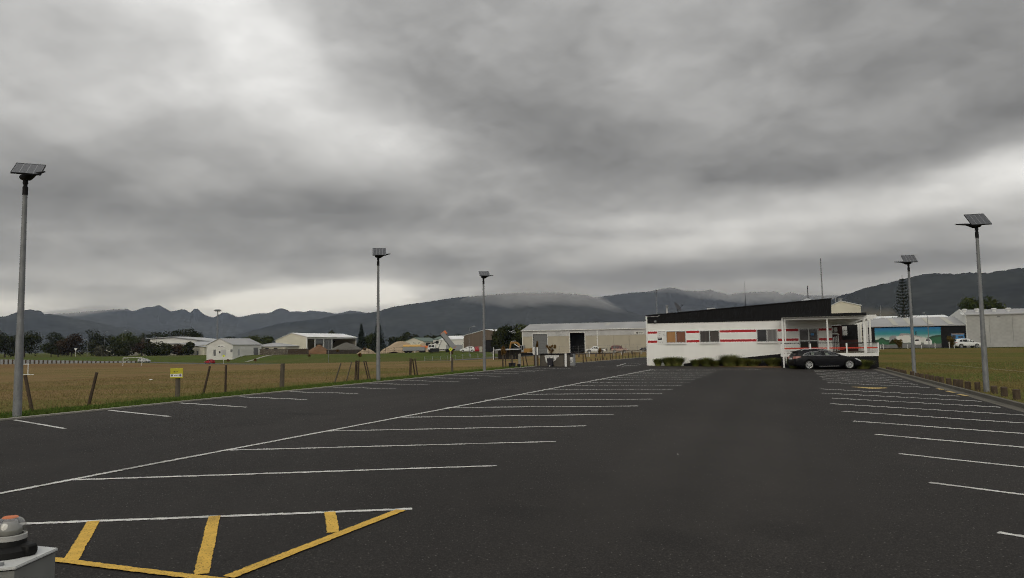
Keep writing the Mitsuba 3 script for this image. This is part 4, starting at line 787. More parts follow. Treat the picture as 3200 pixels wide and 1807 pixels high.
def car(name, label, x, y, yaw, st, W, wheels, wr, wins, paint, lights, cabin=True, glass='car_glass', group=None, lower=None, spokes=10, extra=None, category='car'):
    """st: stations (x, z_bottom, z_belt, z_top, half-width factor). wins: side windows as polygons in (x, z)."""
    k = thing(name, label, category, group); z0 = (lz(x) if abs(x) < 20 and y < 62 else G(x, y) + .01)
    M = np.eye(4); M[:3, :3] = trimesh.transformations.euler_matrix(0, 0, math.radians(yaw))[:3, :3]; L = st[-1][0]
    M[:3, 3] = (x, y, z0); C = np.eye(4); C[:3, 3] = (-L / 2, 0, 0); M = M @ C
    S = V(st); xs_ = np.unique(np.concatenate([np.linspace(0, L, 44), S[:, 0]])); I = lambda c: np.interp(xs_, S[:, 0], S[:, c])
    zb_, zl, zt, wf = I(1), I(2), I(3), I(4) * W / 2
    rings = []
    for X, b, l, t, w in zip(xs_, zb_, zl, zt, wf):
        h = max(t - l, .02); wr_ = w * (.95 - .2 * min(h / .45, 1)); sill = b + .12 * (l - b); 
        half = [(w * .86, b), (w * .97, sill), (w * 1.0, b + .45 * (l - b)), (w * .985, b + .72 * (l - b)), (w * .94, l), (wr_, t - min(.07, h * .4)), (wr_ * .86, t - min(.02, h * .15)), (wr_ * .45, t + .004)]
        rings.append([(X, p, q) for p, q in half] + [(X, -p, q) for p, q in half[::-1]])
    n = len(rings[0]); v = V(rings).reshape(-1, 3); f = []
    for i in range(len(rings) - 1):
        for j in range(n):
            a, b = i * n + j, i * n + (j + 1) % n; f += [(a, b, b + n), (a, b + n, a + n)]
    for base, rev in ((0, False), ((len(rings) - 1) * n, True)):
        for j in range(1, n - 1): f.append((base, base + j + 1, base + j) if not rev else (base, base + j, base + j + 1))
    tm = trimesh.Trimesh(v, f, process=False)
    if tm.volume < 0: tm.invert()
    solid = man(tm)
    big = solid
    for wx in wheels: solid = solid - man(moved(trimesh.creation.cylinder(radius=wr * 1.13, height=W + .6, sections=30), (wx, 0, wr), roll=90))
    for pl in wins if cabin else (): solid = solid - man(prism_y(pl, -W, W))
    bodies = [(solid, paint, 'body')]
    if lower:
        cut = man(box(-1, L + 1, -W, W, -1, lower[0])); bodies = [(solid - cut, paint, 'body'), (solid ^ cut, lower[1], 'lower_body')]
    for s_, m_, nm in bodies:
        mm = unman(s_); mm.apply_transform(M); part(k, nm, mm, m_, 32)
    def ysurf(X, Z, off):
        b, l, t, w = (np.interp(X, xs_, a) for a in (zb_, zl, zt, wf)); h = max(t - l, .02); wr_ = w * (.95 - .2 * min(h / .45, 1)); top = t - min(.07, h * .4)
        return w * .94 + (wr_ - w * .94) * np.clip((Z - l) / max(top - l, .02), 0, 1) + off
    for pl in wins:
        for s in (1, -1):
            pv = V([(p, s * ysurf(p, q, -.012 if cabin else .006), q) for p, q in pl]); ff = [(0, i, i + 1) for i in range(1, len(pl) - 1)]
            mm = trimesh.Trimesh(pv, ff, process=False); mm.apply_transform(M); part(k, 'window', mm, glass if cabin else 'dark_glass')
    def patch(a, b, nm, m_):                                  # glass laid over the body between two stations, front or rear screen
        za, zb2 = (np.interp(a, xs_, zt), np.interp(b, xs_, zt)); rows = []
        for t in np.linspace(0, 1, 7):
            X = a + (b - a) * t; Z = np.interp(X, xs_, zt); w = ysurf(X, Z, 0) * .84; rows.append([(X, yy, Z + .012) for yy in (-w, 0, w)])
        pv = V(rows).reshape(-1, 3); ff = []
        for i in range(6):
            for j in range(2): q = i * 3 + j; ff += [(q, q + 1, q + 4), (q, q + 4, q + 3)]
        mm = trimesh.Trimesh(pv, ff, process=False); mm.apply_transform(M); part(k, nm, mm, m_)
    for nm, m_, poly, y0 in lights:
        pr = man(prism_y(poly, y0, W)) + man(prism_y(poly, -W, -y0)); e = big.translate((-L / 2, 0, -.6)).scale((1.006, 1.012, 1.006)).translate((L / 2, 0, .6)) ^ pr
        for wx in wheels: e = e - man(moved(trimesh.creation.cylinder(radius=wr * 1.13, height=W + .6, sections=30), (wx, 0, wr), roll=90))
        if e.num_tri():
            mm = unman(e); mm.apply_transform(M); part(k, nm, mm, m_, 30)
    for wx in wheels:
        for s in (1, -1): wheel(k, wx, s * (W / 2 - .12), wr, wr, .2, s, M, spokes)
    def tr(m): m = m.copy(); m.apply_transform(M); return m
    if extra: extra(k, tr, patch, ysurf)
    return k


def wagon_extra(k, tr, patch, ys):
    patch(4.78 - 1.62 - .18, 3.52, 'windscreen', 'dark_glass'); patch(.34, .12, 'rear_window', 'dark_glass')
    for s in (1, -1):
        rail = [(.55, 1.33), (.75, 1.42), (1.3, 1.46), (2.05, 1.455), (2.25, 1.39)]
        part(k, 'roof_rail', tr(cat([tube((a[0], s * .6, a[1]), (b[0], s * .6, b[1]), .018, n=6) for a, b in zip(rail[:-1], rail[1:])])), 'alloy_rim')
        part(k, 'mirror', tr(unman(m3.Manifold.hull(m3.Manifold.sphere(.07, 10).translate((3.15, s * .93, .98)) + m3.Manifold.sphere(.05, 10).translate((3.2, s * .84, .96))))), 'paint_black', 40)
        for X in (2.62, 1.62): part(k, 'door_handle', tr(box(X - .09, X + .09, s * .9 - .012, s * .9 + .03 * s, .82, .845)), 'paint_black')
        line = [(.6, 1.0), (.78, 1.13), (1.1, 1.235), (1.8, 1.3), (2.4, 1.29), (2.85, 1.18), (3.3, .99)]
        part(k, 'chrome_trim', tr(cat([tube((a[0], s * ys(a[0], a[1], .006), a[1]), (b[0], s * ys(b[0], b[1], .006), b[1]), .013, n=6) for a, b in zip(line[:-1], line[1:])] + [tube((.6, s * ys(.6, 1.0, .006), 1.0), (3.3, s * ys(3.3, .955, .006), .955), .011, n=6)])), 'chrome')
        part(k, 'sill_trim', tr(box(1.72, 3.1, s * .86 - .02, s * .9, .215, .24)), 'chrome')
        part(k, 'shoulder_crease', tr(cat([tube((a[0], s * ys(a[0], a[1], .05), a[1]), (b[0], s * ys(b[0], b[1], .05), b[1]), .009, n=5) for a, b in zip([(1.55, .66), (2.5, .7)], [(2.5, .7), (3.4, .66)])])), 'paint_black')
    part(k, 'spoiler', tr(cat([chamfer_box(.16, .42, -.62, .62, 1.27, 1.3, .012)])), 'paint_black')
    part(k, 'seat', tr(cat([chamfer_box(2.1, 2.28, s * .42 - .24, s * .42 + .24, .6, 1.12, .05) for s in (1, -1)] + [chamfer_box(1.15, 1.3, -.62, .62, .6, 1.06, .05)])), 'net')
    part(k, 'number_plate', tr(box(-.012, .004, -.26, .26, .72, .83)), 'sign_white')
WAG = [(0, .42, .72, .74, .80), (.04, .30, .8, .86, .88), (.14, .26, .92, 1.0, .94), (.3, .24, .98, 1.26, .97), (.5, .2, .99, 1.34, .985), (.9, .19, .985, 1.39, 1.0), (1.7, .18, .97, 1.43, 1.0), (2.3, .18, .955, 1.41, 1.0), (2.75, .18, .95, 1.27, 1.0), (3.15, .18, .94, 1.09, 1.0), (3.45, .18, .92, .955, .995), (3.75, .19, .87, .91, .985), (4.1, .2, .8, .85, .97), (4.4, .21, .71, .76, .93), (4.62, .22, .6, .65, .85), (4.74, .26, .5, .54, .74), (4.78, .34, .42, .46, .62)]
WAGW = [[(.68, 1.01), (1.12, 1.0), (1.12, 1.21), (.86, 1.13)], [(1.2, 1.0), (1.95, .985), (1.9, 1.275), (1.45, 1.27), (1.2, 1.225)], [(2.2, .98), (3.12, .965), (2.82, 1.14), (2.5, 1.24), (2.15, 1.272)]]
car('station_wagon', 'black estate car with roof rails parked beside the clubhouse deck', 3.16, 58.55, 16, WAG, 1.8, (1.02, 3.82), .335, WAGW, 'paint_black',
    [('headlight', 'lamp_glass', [(4.2, .74), (4.7, .5), (4.66, .6), (4.32, .77)], .42), ('tail_light', 'tail_glass', [(-.05, .76), (.14, .78), (.5, .9), (.3, .95), (-.05, .93)], .45), ('grille', 'black_trim', [(4.66, .3), (4.8, .3), (4.8, .4), (4.7, .4)], .02)], extra=wagon_extra)

SUV = [(0, .5, .9, .92, .84), (.06, .36, 1.0, 1.15, .92), (.2, .3, 1.05, 1.5, .96), (.45, .28, 1.06, 1.6, .98), (1.6, .27, 1.03, 1.66, 1), (2.3, .27, 1.01, 1.63, 1), (2.85, .27, 1.0, 1.36, 1), (3.2, .27, .99, 1.08, .99), (3.7, .28, .95, 1.0, .97), (4.15, .3, .88, .92, .92), (4.34, .36, .76, .8, .84), (4.4, .45, .6, .66, .74)]
SUVW = [[(.6, 1.1), (1.15, 1.09), (1.15, 1.48), (.75, 1.44)], [(1.22, 1.09), (2.0, 1.06), (1.98, 1.5), (1.22, 1.5)], [(2.1, 1.06), (2.85, 1.05), (2.5, 1.4), (2.08, 1.49)]]
suv_l = [('headlight', 'lamp_glass', [(4.05, .78), (4.36, .72), (4.36, .82), (4.1, .9)], .4), ('tail_light', 'tail_glass', [(-.05, .9), (.25, .95), (.2, 1.06), (-.05, 1.05)], .5)]
def suv_extra(k, tr, patch, ys):
    patch(2.45, 3.15, 'windscreen', 'dark_glass'); patch(.28, .1, 'rear_window', 'dark_glass')
    for s in (1, -1):
        part(k, 'mirror', tr(chamfer_box(2.78, 2.95, s * .98 - .06, s * .98 + .06, 1.03, 1.18, .03)), 'black_trim')
        part(k, 'sill', tr(box(1.1, 3.2, s * .9 - .04, s * .93, .27, .4)), 'black_trim')
car('sport_utility_car', 'white sport utility car by the pale block wall on the right', 32.0, 153.6, 14, SUV, 1.82, (.85, 3.5), .36, SUVW, 'paint_white', suv_l, cabin=False, extra=suv_extra, spokes=6)
sc = V(street(-134.6, 273)); car('estate_car', 'silver car on the far left street behind the football goal', sc[0], sc[1], 8, [(a, b, c, d * .93 if d > 1.1 else d, e) for a, b, c, d, e in SUV], 1.78, (.85, 3.5), .34, [[(p, q * .94) for p, q in w] for w in SUVW], 'paint_silver', suv_l, cabin=False, extra=suv_extra, spokes=6)
HAT = [(0, .42, .78, .8, .82), (.05, .3, .9, 1.0, .9), (.2, .25, .98, 1.3, .95), (.45, .24, .98, 1.44, .97), (1.5, .22, .96, 1.5, 1), (2.1, .22, .95, 1.44, 1), (2.7, .22, .94, 1.12, 1), (2.95, .22, .92, .98, .99), (3.5, .24, .86, .9, .95), (3.9, .28, .74, .78, .86), (4.0, .36, .56, .6, .74)]
HATW = [[(.5, 1.02), (1.15, 1.0), (1.15, 1.36), (.65, 1.32)], [(1.22, 1.0), (2.55, .98), (2.15, 1.3), (1.85, 1.38), (1.22, 1.38)]]
hat_l = [('headlight', 'lamp_glass', [(3.6, .72), (3.96, .62), (3.96, .72), (3.65, .82)], .4), ('tail_light', 'tail_glass', [(-.05, .8), (.2, .84), (.18, .98), (-.05, .95)], .5)]
def hat_extra(k, tr, patch, ys): patch(2.15, 2.8, 'windscreen', 'dark_glass'); patch(.3, .12, 'rear_window', 'dark_glass')
rc_ = V(street(-105.6, 260.4))
def red_extra(k, tr, patch, ys):
    hat_extra(k, tr, patch, ys); part(k, 'roof_rack', tr(cat([box(.7, 2.0, s * .5 - .02, s * .5 + .02, 1.52, 1.56) for s in (1, -1)] + [box(.8, 1.9, -.5, .5, 1.56, 1.6)])), 'frame_alloy')
car('hatchback', 'small red car on the far street below the cream shed', rc_[0], rc_[1], 168, HAT, 1.7, (.65, 3.2), .32, HATW, 'paint_red', hat_l, cabin=False, extra=red_extra, spokes=6)
PICK = [(0, .6, .95, .97, .9), (.1, .5, 1.05, 1.07, .96), (.6, .42, 1.06, 1.08, 1), (1.75, .4, 1.06, 1.08, 1), (1.85, .4, 1.06, 1.62, 1), (2.1, .4, 1.06, 1.74, 1), (3.1, .4, 1.06, 1.76, 1), (3.5, .4, 1.06, 1.5, 1), (3.85, .4, 1.05, 1.14, 1), (4.5, .42, 1.02, 1.06, .98), (4.95, .45, .95, .98, .93), (5.1, .52, .8, .84, .86)]
PICKW = [[(1.98, 1.12), (2.62, 1.12), (2.62, 1.6), (2.02, 1.6)], [(2.72, 1.12), (3.62, 1.12), (3.25, 1.55), (3.1, 1.6), (2.72, 1.6)]]
pick_l = [('headlight', 'lamp_glass', [(4.75, .78), (5.1, .74), (5.1, .9), (4.8, .94)], .45), ('tail_light', 'tail_glass', [(-.05, .8), (.14, .8), (.14, 1.0), (-.05, 1.0)], .6)]
def pick_extra(k, tr, patch, ys):
    patch(3.22, 3.82, 'windscreen', 'dark_glass')
    part(k, 'tray_load', tr(chamfer_box(.3, 1.7, -.7, .7, 1.04, 1.2, .05)), 'black_trim'); part(k, 'spare_wheel', tr(tube((-.02, 0, .85), (-.2, 0, .85), .34, n=18)), 'tyre')
    part(k, 'bull_bar', tr(box(5.08, 5.16, -.8, .8, .45, .75)), 'black_trim')
    for wx in (1.1, 4.2):
        for s in (1, -1): part(k, 'wheel_flare', tr(cat([tube((wx + .5 * math.cos(a), s * .93, .42 + .5 * math.sin(a)), (wx + .5 * math.cos(b), s * .93, .42 + .5 * math.sin(b)), .05, n=6) for a, b in zip(np.linspace(.1, 3.0, 8)[:-1], np.linspace(.1, 3.0, 8)[1:])])), 'black_trim')
car('pickup_truck', 'white double cab pickup with black wheel flares by the warehouse', -43.3, 185, 180 + 12, PICK, 1.84, (1.1, 4.2), .42, PICKW, 'paint_white', pick_l, cabin=False, extra=pick_extra, spokes=6, category='pickup')
FWD4 = [(0, .55, 1.0, 1.02, .92), (.05, .5, 1.06, 1.6, .95), (.25, .45, 1.07, 1.78, .98), (1.2, .45, 1.06, 1.84, 1), (2.1, .45, 1.05, 1.82, 1), (2.5, .45, 1.04, 1.55, 1), (2.75, .45, 1.04, 1.12, 1), (3.6, .45, 1.02, 1.06, .98), (4.0, .48, .98, 1.02, .94), (4.1, .55, .85, .88, .88)]
FWDW = [[(.35, 1.12), (1.35, 1.12), (1.35, 1.64), (.4, 1.64)], [(1.5, 1.12), (2.45, 1.11), (2.2, 1.55), (1.95, 1.64), (1.5, 1.64)]]
fwd_l = [('headlight', 'lamp_glass', [(3.85, .8), (4.1, .78), (4.1, .95), (3.9, .97)], .45)]
def fwd_extra(k, tr, patch, ys):
    patch(2.12, 2.7, 'windscreen', 'dark_glass'); part(k, 'spare_wheel', tr(tube((-.01, 0, 1.0), (-.22, 0, 1.0), .36, n=18)), 'tyre'); part(k, 'bull_bar', tr(cat([box(4.12, 4.2, -.8, .8, .5, .75), box(4.12, 4.16, -.4, .4, .75, 1.05)])), 'galvanised')
    part(k, 'snorkel', tr(cat([tube((2.75, -.85, 1.0), (2.55, -.82, 1.75), .04, n=6), tube((2.55, -.82, 1.75), (2.66, -.82, 1.86), .06, n=6)])), 'black_trim')
car('four_wheel_drive', 'maroon and beige short four wheel drive by the warehouse', -37.25, 185, 14, FWD4, 1.8, (.85, 3.2), .39, FWDW, 'paint_maroon', fwd_l, cabin=False, extra=fwd_extra, spokes=6, lower=(1.0, 'paint_beige'))
def jeep_extra(k, tr, patch, ys):
    patch(2.12, 2.7, 'windscreen', 'dark_glass'); part(k, 'spare_wheel', tr(tube((-.01, 0, 1.0), (-.22, 0, 1.0), .36, n=18)), 'tyre'); part(k, 'canopy', tr(chamfer_box(.2, 2.1, -.78, .78, 1.8, 1.9, .04)), 'tray_grey')
    part(k, 'bull_bar', tr(box(4.12, 4.2, -.8, .8, .5, .75)), 'black_trim')
car('four_wheel_drive', 'dark slate open jeep half hidden by the left corner of the clubhouse', -29.9, 184.4, 186, FWD4, 1.8, (.85, 3.2), .39, FWDW, 'paint_slate', fwd_l, cabin=False, extra=jeep_extra, spokes=6)


# ------------------------------------------------------------------ town buildings
def gable(key, x0, x1, y0, y1, z0, eave, ridge, axis, wm, rm, over=.3, roof_name='roof', ridge_at=.5, t=.14):
    """Gabled building; axis 'y': ridge along y, gable end facing the car park."""
    if axis == 'y':
        xm = x0 + (x1 - x0) * ridge_at
        part(key, 'wall', prism_y([(x0, z0 - 1.5), (x1, z0 - 1.5), (x1, eave), (xm, ridge), (x0, eave)], y0, y1), wm)
        sl, sr = (ridge - eave) / (xm - x0), (ridge - eave) / (x1 - xm)
        m = prism_y([(x0 - over, eave - over * sl + .02), (xm, ridge + .02), (x1 + over, eave - over * sr + .02), (x1 + over, eave - over * sr + .02 + t), (xm, ridge + .02 + t), (x0 - over, eave - over * sl + .02 + t)], y0 - over, y1 + over)
    else:
        ym = y0 + (y1 - y0) * ridge_at
        part(key, 'wall', prism_x([(y0, z0 - 1.5), (y1, z0 - 1.5), (y1, eave), (ym, ridge), (y0, eave)], x0, x1), wm)
        sl, sr = (ridge - eave) / (ym - y0), (ridge - eave) / (y1 - ym)
        m = prism_x([(y0 - over, eave - over * sl + .02), (ym, ridge + .02), (y1 + over, eave - over * sr + .02), (y1 + over, eave - over * sr + .02 + t), (ym, ridge + .02 + t), (y0 - over, eave - over * sl + .02 + t)], x0 - over, x1 + over)
    return part(key, roof_name, m, rm)
def face_y(key, name, x0, x1, y, z0, z1, m, d=.06): return part(key, name, box(x0, x1, y - d, y + .01, z0, z1), m)
def face_x(key, name, x, y0, y1, z0, z1, m, d=.06): return part(key, name, box(x - .01, x + d, y0, y1, z0, z1), m)

# the long warehouse
wh = thing('warehouse', 'long warehouse of grey ribbed cladding over pale concrete walls', 'building')
wx0, wx1, wy0, wy1, wz = -64.5, -22.0, 190.0, 204.0, -.15
DOORS = [(-61.5, -57.5, 4.96), (-51.3, -47.35, 5.1)]
segs = [(wx0, -61.5), (-57.5, -51.3), (-47.35, -43.9), (-43.9, -39.8), (-39.8, -35.6), (-35.6, -31.0), (-31.0, -26.6), (-26.6, wx1)]
for a, b in segs: part(wh, 'concrete_panel', box(a + .02, b - .02, wy0, wy0 + .18, -.6, 4.3), 'tilt_concrete')
cx_ = [(wx0, -61.5, 4.3), (-61.5, -57.5, 4.98), (-57.5, -51.3, 4.3), (-51.3, -47.35, 5.12), (-47.35, wx1, 4.3)]
for a, b, zz in cx_: part(wh, 'ribbed_cladding', ribbed_wall(a, b, wy0 - .02, lambda x, zz=zz: zz, lambda x: 5.9, .32, .06), 'zinc_cladding')
part(wh, 'side_wall', prism_x([(wy0 + .19, -1), (wy1, -1), (wy1, 5.9), ((wy0 + wy1) / 2, 7.6), (wy0 + .19, 5.9)], wx0, wx0 + .15), 'zinc_cladding')
part(wh, 'rear_wall', box(wx0 + .16, wx1, wy1 - .2, wy1, -1, 5.9), 'zinc_cladding')
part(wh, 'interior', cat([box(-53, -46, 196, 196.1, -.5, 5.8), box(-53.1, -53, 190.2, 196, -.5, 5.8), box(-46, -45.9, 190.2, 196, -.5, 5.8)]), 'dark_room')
rf = part(wh, 'roof', prism_x([(wy0 - .3, 5.86), (197, 7.68), (wy1 + .3, 5.86), (wy1 + .3, 5.94), (197, 7.78), (wy0 - .3, 5.94)], wx0 - .25, wx1 + .3), 'zinc_roof')
part(rf, 'skylight', cat([prism_x([(190.4, 6.035), (196.6, 7.715), (196.6, 7.74), (190.4, 6.06)], -42.6, -41.7)]), 'skylight')
part(rf, 'gutter', cat([box(wx0 - .3, wx1, wy0 - .46, wy0 - .31, 5.8, 5.95)]), 'white_trim')
part(rf, 'ridge_cap', box(wx0 - .25, wx1, 196.85, 197.15, 7.76, 7.84), 'pale_roof')
part(rf, 'barge_board', prism_x([(wy0 - .3, 5.7), (197, 7.5), (197, 7.67), (wy0 - .3, 5.855)], wx0 - .3, wx0 - .255), 'white_trim')
part(wh, 'downpipe', box(-44.05, -43.85, wy0 - .22, wy0 - .085, -.2, 5.85), 'white_trim')
part(wh, 'corner_trim', box(wx0 - .1, wx0 + .06, wy0 - .12, wy0 - .082, -.4, 5.85), 'white_trim')
rd = part(wh, 'roller_door', cat([box(-61.4, -57.6, wy0 + .02 - .012 * (i % 2), wy0 + .09, -.4 + .22 * i, -.4 + .22 * (i + 1)) for i in range(24)]), 'grey_door', label='closed grey roller door')
for a, b, zt_ in DOORS: part(wh, 'door_trim', cat([box(a - .14, a, wy0 - .09, wy0 + .02, -.4, zt_ + .14), box(b, b + .14, wy0 - .09, wy0 + .02, -.4, zt_ + .14), box(a, b, wy0 - .09, wy0 + .02, zt_, zt_ + .14)]), 'white_trim')
sb = part(wh, 'sign_board', box(-34.3, -31.9, wy0 - .14, wy0 - .085, 4.45, 5.1), 'pale_wall')
part(sb, 'lettering', cat([box(-33.9, -33.3, wy0 - .155, wy0 - .141, 4.6, 4.9), box(-33.2, -32.8, wy0 - .155, wy0 - .141, 4.66, 4.86), box(-32.7, -32.2, wy0 - .155, wy0 - .141, 4.66, 4.86)]), 'sign_ink')

# cream shed
s1 = thing('shed', 'cream gabled shed at the top of the bank path on the left', 'building')
zy = -.25
gable(s1, -199.3, -187.5, 223, 239.2, zy, 3.72, 6.05, 'y', 'pale_wall', 'zinc_roof')
for n_, a, b, c, d, m_ in (('door', -196.1, -195.05, zy, 2.0, 'grey_door'), ('roller_door', -192.7, -190.4, zy, 2.0, 'zinc_cladding'), ('window', -188.4, -186.9 - .7, 1.0, 2.1, 'grey_door'), ('sign', -194.2, -191.0, 2.85, 3.55, 'sign_white'), ('poster', -193.6, -192.9, .7, 1.4, 'sign_ink')):
    face_y(s1, n_, a, b, 223, c, d, m_)
part(s1, 'sign_lettering', cat([box(-193.9, -193.2, 222.9, 222.935, 3.0, 3.3), box(-193.0, -191.5, 222.9, 222.935, 3.05, 3.2)]), 'sign_ink')
for n_, a, b, c, d, m_ in (('door', 225.8, 226.8, zy, 2.05, 'pale_roof'), ('roller_door', 234.6, 237.1, zy, 2.6, 'grey_door'), ('sign', 227.4, 229.6, 2.3, 2.75, 'sign_white')): face_x(s1, n_, -187.5, a, b, c, d, m_)
s2 = thing('shed', 'low pale roofed shed just left of the cream shed', 'building')
gable(s2, -247, -231, 266, 280, zy, 4.2, 6.6, 'x', 'cream_wall', 'pale_roof')
# open fronted shed
s3 = thing('machinery_shed', 'large pale shed with open bays behind the gravel heaps', 'building')
x3 = -180.0
part(s3, 'end_wall', prism_y([(-195.3, -1.5), (x3, -1.5), (x3, 6.66), (-187.4, 8.3), (-195.3, 5.5)], 258, 258.25), 'cream_wall')
part(s3, 'rear_wall', cat([box(-195.3, -195.1, 258.25, 295.5, -1.5, 5.5), box(-195.3, x3, 295.5, 295.7, -1.5, 6.6)]), 'tilt_concrete')
part(s3, 'roof', prism_y([(-195.7, 5.42), (-187.4, 8.34), (x3 + .6, 6.55), (x3 + .6, 6.68), (-187.4, 8.48), (-195.7, 5.55)], 257.7, 296.2), 'bright_roof')
for y in (258.12, 263.7, 269.9, 276.1, 295.5): part(s3, 'pillar', box(x3 - .3, x3, y - .25, y + .25, -1.5, 6.55), 'white_trim')
part(s3, 'lintel', box(x3 - .25, x3 + .05, 258.4, 295.2, 5.9, 6.56), 'white_trim')
part(s3, 'half_roller', box(x3 - .2, x3 - .1, 264, 269.6, 3.9, 5.9), 'grey_door'); part(s3, 'roller_door', box(x3 - .2, x3 - .1, 270.2, 275.8, -1, 5.9), 'grey_door', label='closed grey roller door')
part(s3, 'bay_floor', box(-195, x3, 258.3, 295.4, -.4, -.18), 'earth')
h1 = thing('house', 'low grey hip roofed house between the cream shed and the open shed', 'house')
def hip(key, x0, x1, y0, y1, zw, zr, wm, rm, inset=4):
    part(key, 'wall', box(x0 + .6, x1 - .6, y0 + .6, y1 - .6, -1.5, zw), wm); ym = (y0 + y1) / 2
    v = V([(x0, y0, zw), (x1, y0, zw), (x1, y1, zw), (x0, y1, zw), (x0 + inset, ym, zr), (x1 - inset, ym, zr)])
    part(key, 'roof', unman(m3.Manifold.hull_points(np.vstack([v, v - (0, 0, .15)]))), rm)
hip(h1, -194, -177, 240, 250, 3.0, 4.35, 'cream_wall', 'zinc_roof', 7)
for x in (-190, -186, -182): face_y(h1, 'window', x - .8, x + .8, 240.6, 1.2, 2.4, 'dark_glass')
# school
KS = .9
def kz(z): return 1.95 + (z - 1.95) * KS
s4 = thing('school_block', 'flat grey upper block with a pale roof edge behind the shrubs', 'building')
part(s4, 'wall', prism_y([(-305.5 * KS, -1), (-270 * KS, -1), (-270 * KS, kz(6.3)), (-290 * KS, kz(8.3)), (-305.5 * KS, kz(7.8))], 271.0, 284), 'pale_wall')
part(s4, 'roof', prism_y([(-307.5 * KS, kz(8.1)), (-290 * KS, kz(8.62)), (-266 * KS, kz(6.2)), (-266 * KS, kz(6.55)), (-290 * KS, kz(8.98)), (-307.5 * KS, kz(8.4))], 270.0, 285), 'pale_roof')
part(s4, 'clerestory', box(-304.5 * KS, -271 * KS, 270.93, 270.99, kz(5.2), kz(5.7)), 'zinc_roof')
s5 = thing('house', 'cream gabled house with white eaves in front of the grey block', 'house')
gable(s5, -300 * KS, -262 * KS, 262.5, 270, -.5, kz(3.4), kz(5.2), 'y', 'cream_wall', 'pale_roof', .6, ridge_at=.58)
for x, w in ((-284, 3), (-277, 2.4), (-270, 1.6)): face_y(s5, 'window', (x - w / 2) * KS, (x + w / 2) * KS, 262.5, 1.1, 2.2, 'dark_glass')
face_y(s5, 'verandah_rail', -289 * KS, -279 * KS, 261.9, 2.5, 2.75, 'white_trim'); face_y(s5, 'door', -266.5 * KS, -265.5 * KS, 262.5, -.5, 1.7, 'grey_door')
s6 = thing('house', 'small house with a white eave between the dark trees', 'house')
gable(s6, -324 * KS, -312 * KS, 262, 270, -.4, kz(4.1), kz(4.9), 'x', 'cream_wall', 'pale_roof', .5); face_y(s6, 'window', -320 * KS, -318 * KS, 262, 1.6, 2.8, 'dark_glass')
# cream and green houses behind the sand
s7 = thing('house', 'cream gabled hall behind the sand heaps', 'building')
gable(s7, -156.1, -146.2, 296, 312, -.2, 4.3, 6.0, 'y', 'cream_wall', 'green_roof')
for x in (-153.5, -150.9, -148.6): face_y(s7, 'vent', x - .5, x + .5, 296, 3.55, 3.8, 'grey_door')
s8 = thing('house', 'long white building with a green roof beside the cream hall', 'building')
gable(s8, -145.6, -127, 304, 318, -.2, 5.1, 6.5, 'x', 'pale_wall', 'green_roof')
for x in (-143.5, -139.8, -135.6, -131): face_y(s8, 'window', x - .7, x + .7, 304, 3.5, 4.6, 'dark_glass')
s9 = thing('workshop', 'white roofed workshop left of the brown barn', 'building')
gable(s9, -122.5, -110, 262, 280, -.2, 4.6, 6.0, 'x', 'pale_wall', 'bright_roof'); face_y(s9, 'door', -120, -113, 262, -.2, 2.6, 'tray_grey')
# brown barn
bn = thing('barn', 'tall brown gabled barn with a dark doorway', 'building')
gable(bn, -85.1, -70.5, 198, 222, .3, 4.95, 6.62, 'y', 'brown_cladding', 'bright_roof', .15)
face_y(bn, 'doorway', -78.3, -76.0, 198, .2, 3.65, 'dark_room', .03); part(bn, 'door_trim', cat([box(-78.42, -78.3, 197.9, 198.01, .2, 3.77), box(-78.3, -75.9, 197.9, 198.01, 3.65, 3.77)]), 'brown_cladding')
# gable building behind the clubhouse
gb = thing('gabled_hall', 'pale gabled end rising behind the clubhouse deck', 'building')
gable(gb, 6.9, 10.75, 110, 128, 0, 6.65, 7.3, 'y', 'cream_wall', 'bright_roof', .12, ridge_at=.36, t=.1)
part(gb, 'roof_vent', cat([tube((8.3, 111, 7.2), (8.3, 111, 7.7), .28, n=12), tube((8.3, 111, 7.7), (8.3, 111, 7.78), .36, n=12), box(7.7, 7.8, 111, 111.1, 7.1, 7.9)]), 'galvanised')
# mural building
K = 1.0533
def rz(z): return 1.95 + (z - 1.95) * K
mb = thing('workshop_hall', 'black walled workshop with a grey roof and a painted mural', 'building')
MX0, MX1, MY = 15.0 * K, 31.2 * K, 158.0
part(mb, 'wall', box(MX0, MX1, MY, MY + 18, -1, rz(4.38)), 'black_cladding')
mr = part(mb, 'roof', prism_x([(MY - .35, rz(4.36)), (MY + 9, 6.3), (MY + 18.3, rz(4.4)), (MY + 18.3, rz(4.55)), (MY + 9, 6.42), (MY - .35, rz(4.5))], MX0 - .3, MX1 + .2), 'zinc_roof')
for x in (20.3, 22.9, 26.0, 29.1):
    part(mr, 'skylight', prism_x([(MY + .3, rz(4.5) + .17), (MY + 8.2, 6.3), (MY + 8.2, 6.33), (MY + .3, rz(4.5) + .2)], x * K - .45, x * K + .45), 'skylight')
ml = thing('mural', 'painted mural of a blue sky, hills and a grey building', 'mural'); X0, X1, Z0, Z1 = 16.75 * K, 27.35 * K, rz(.55), rz(4.22)
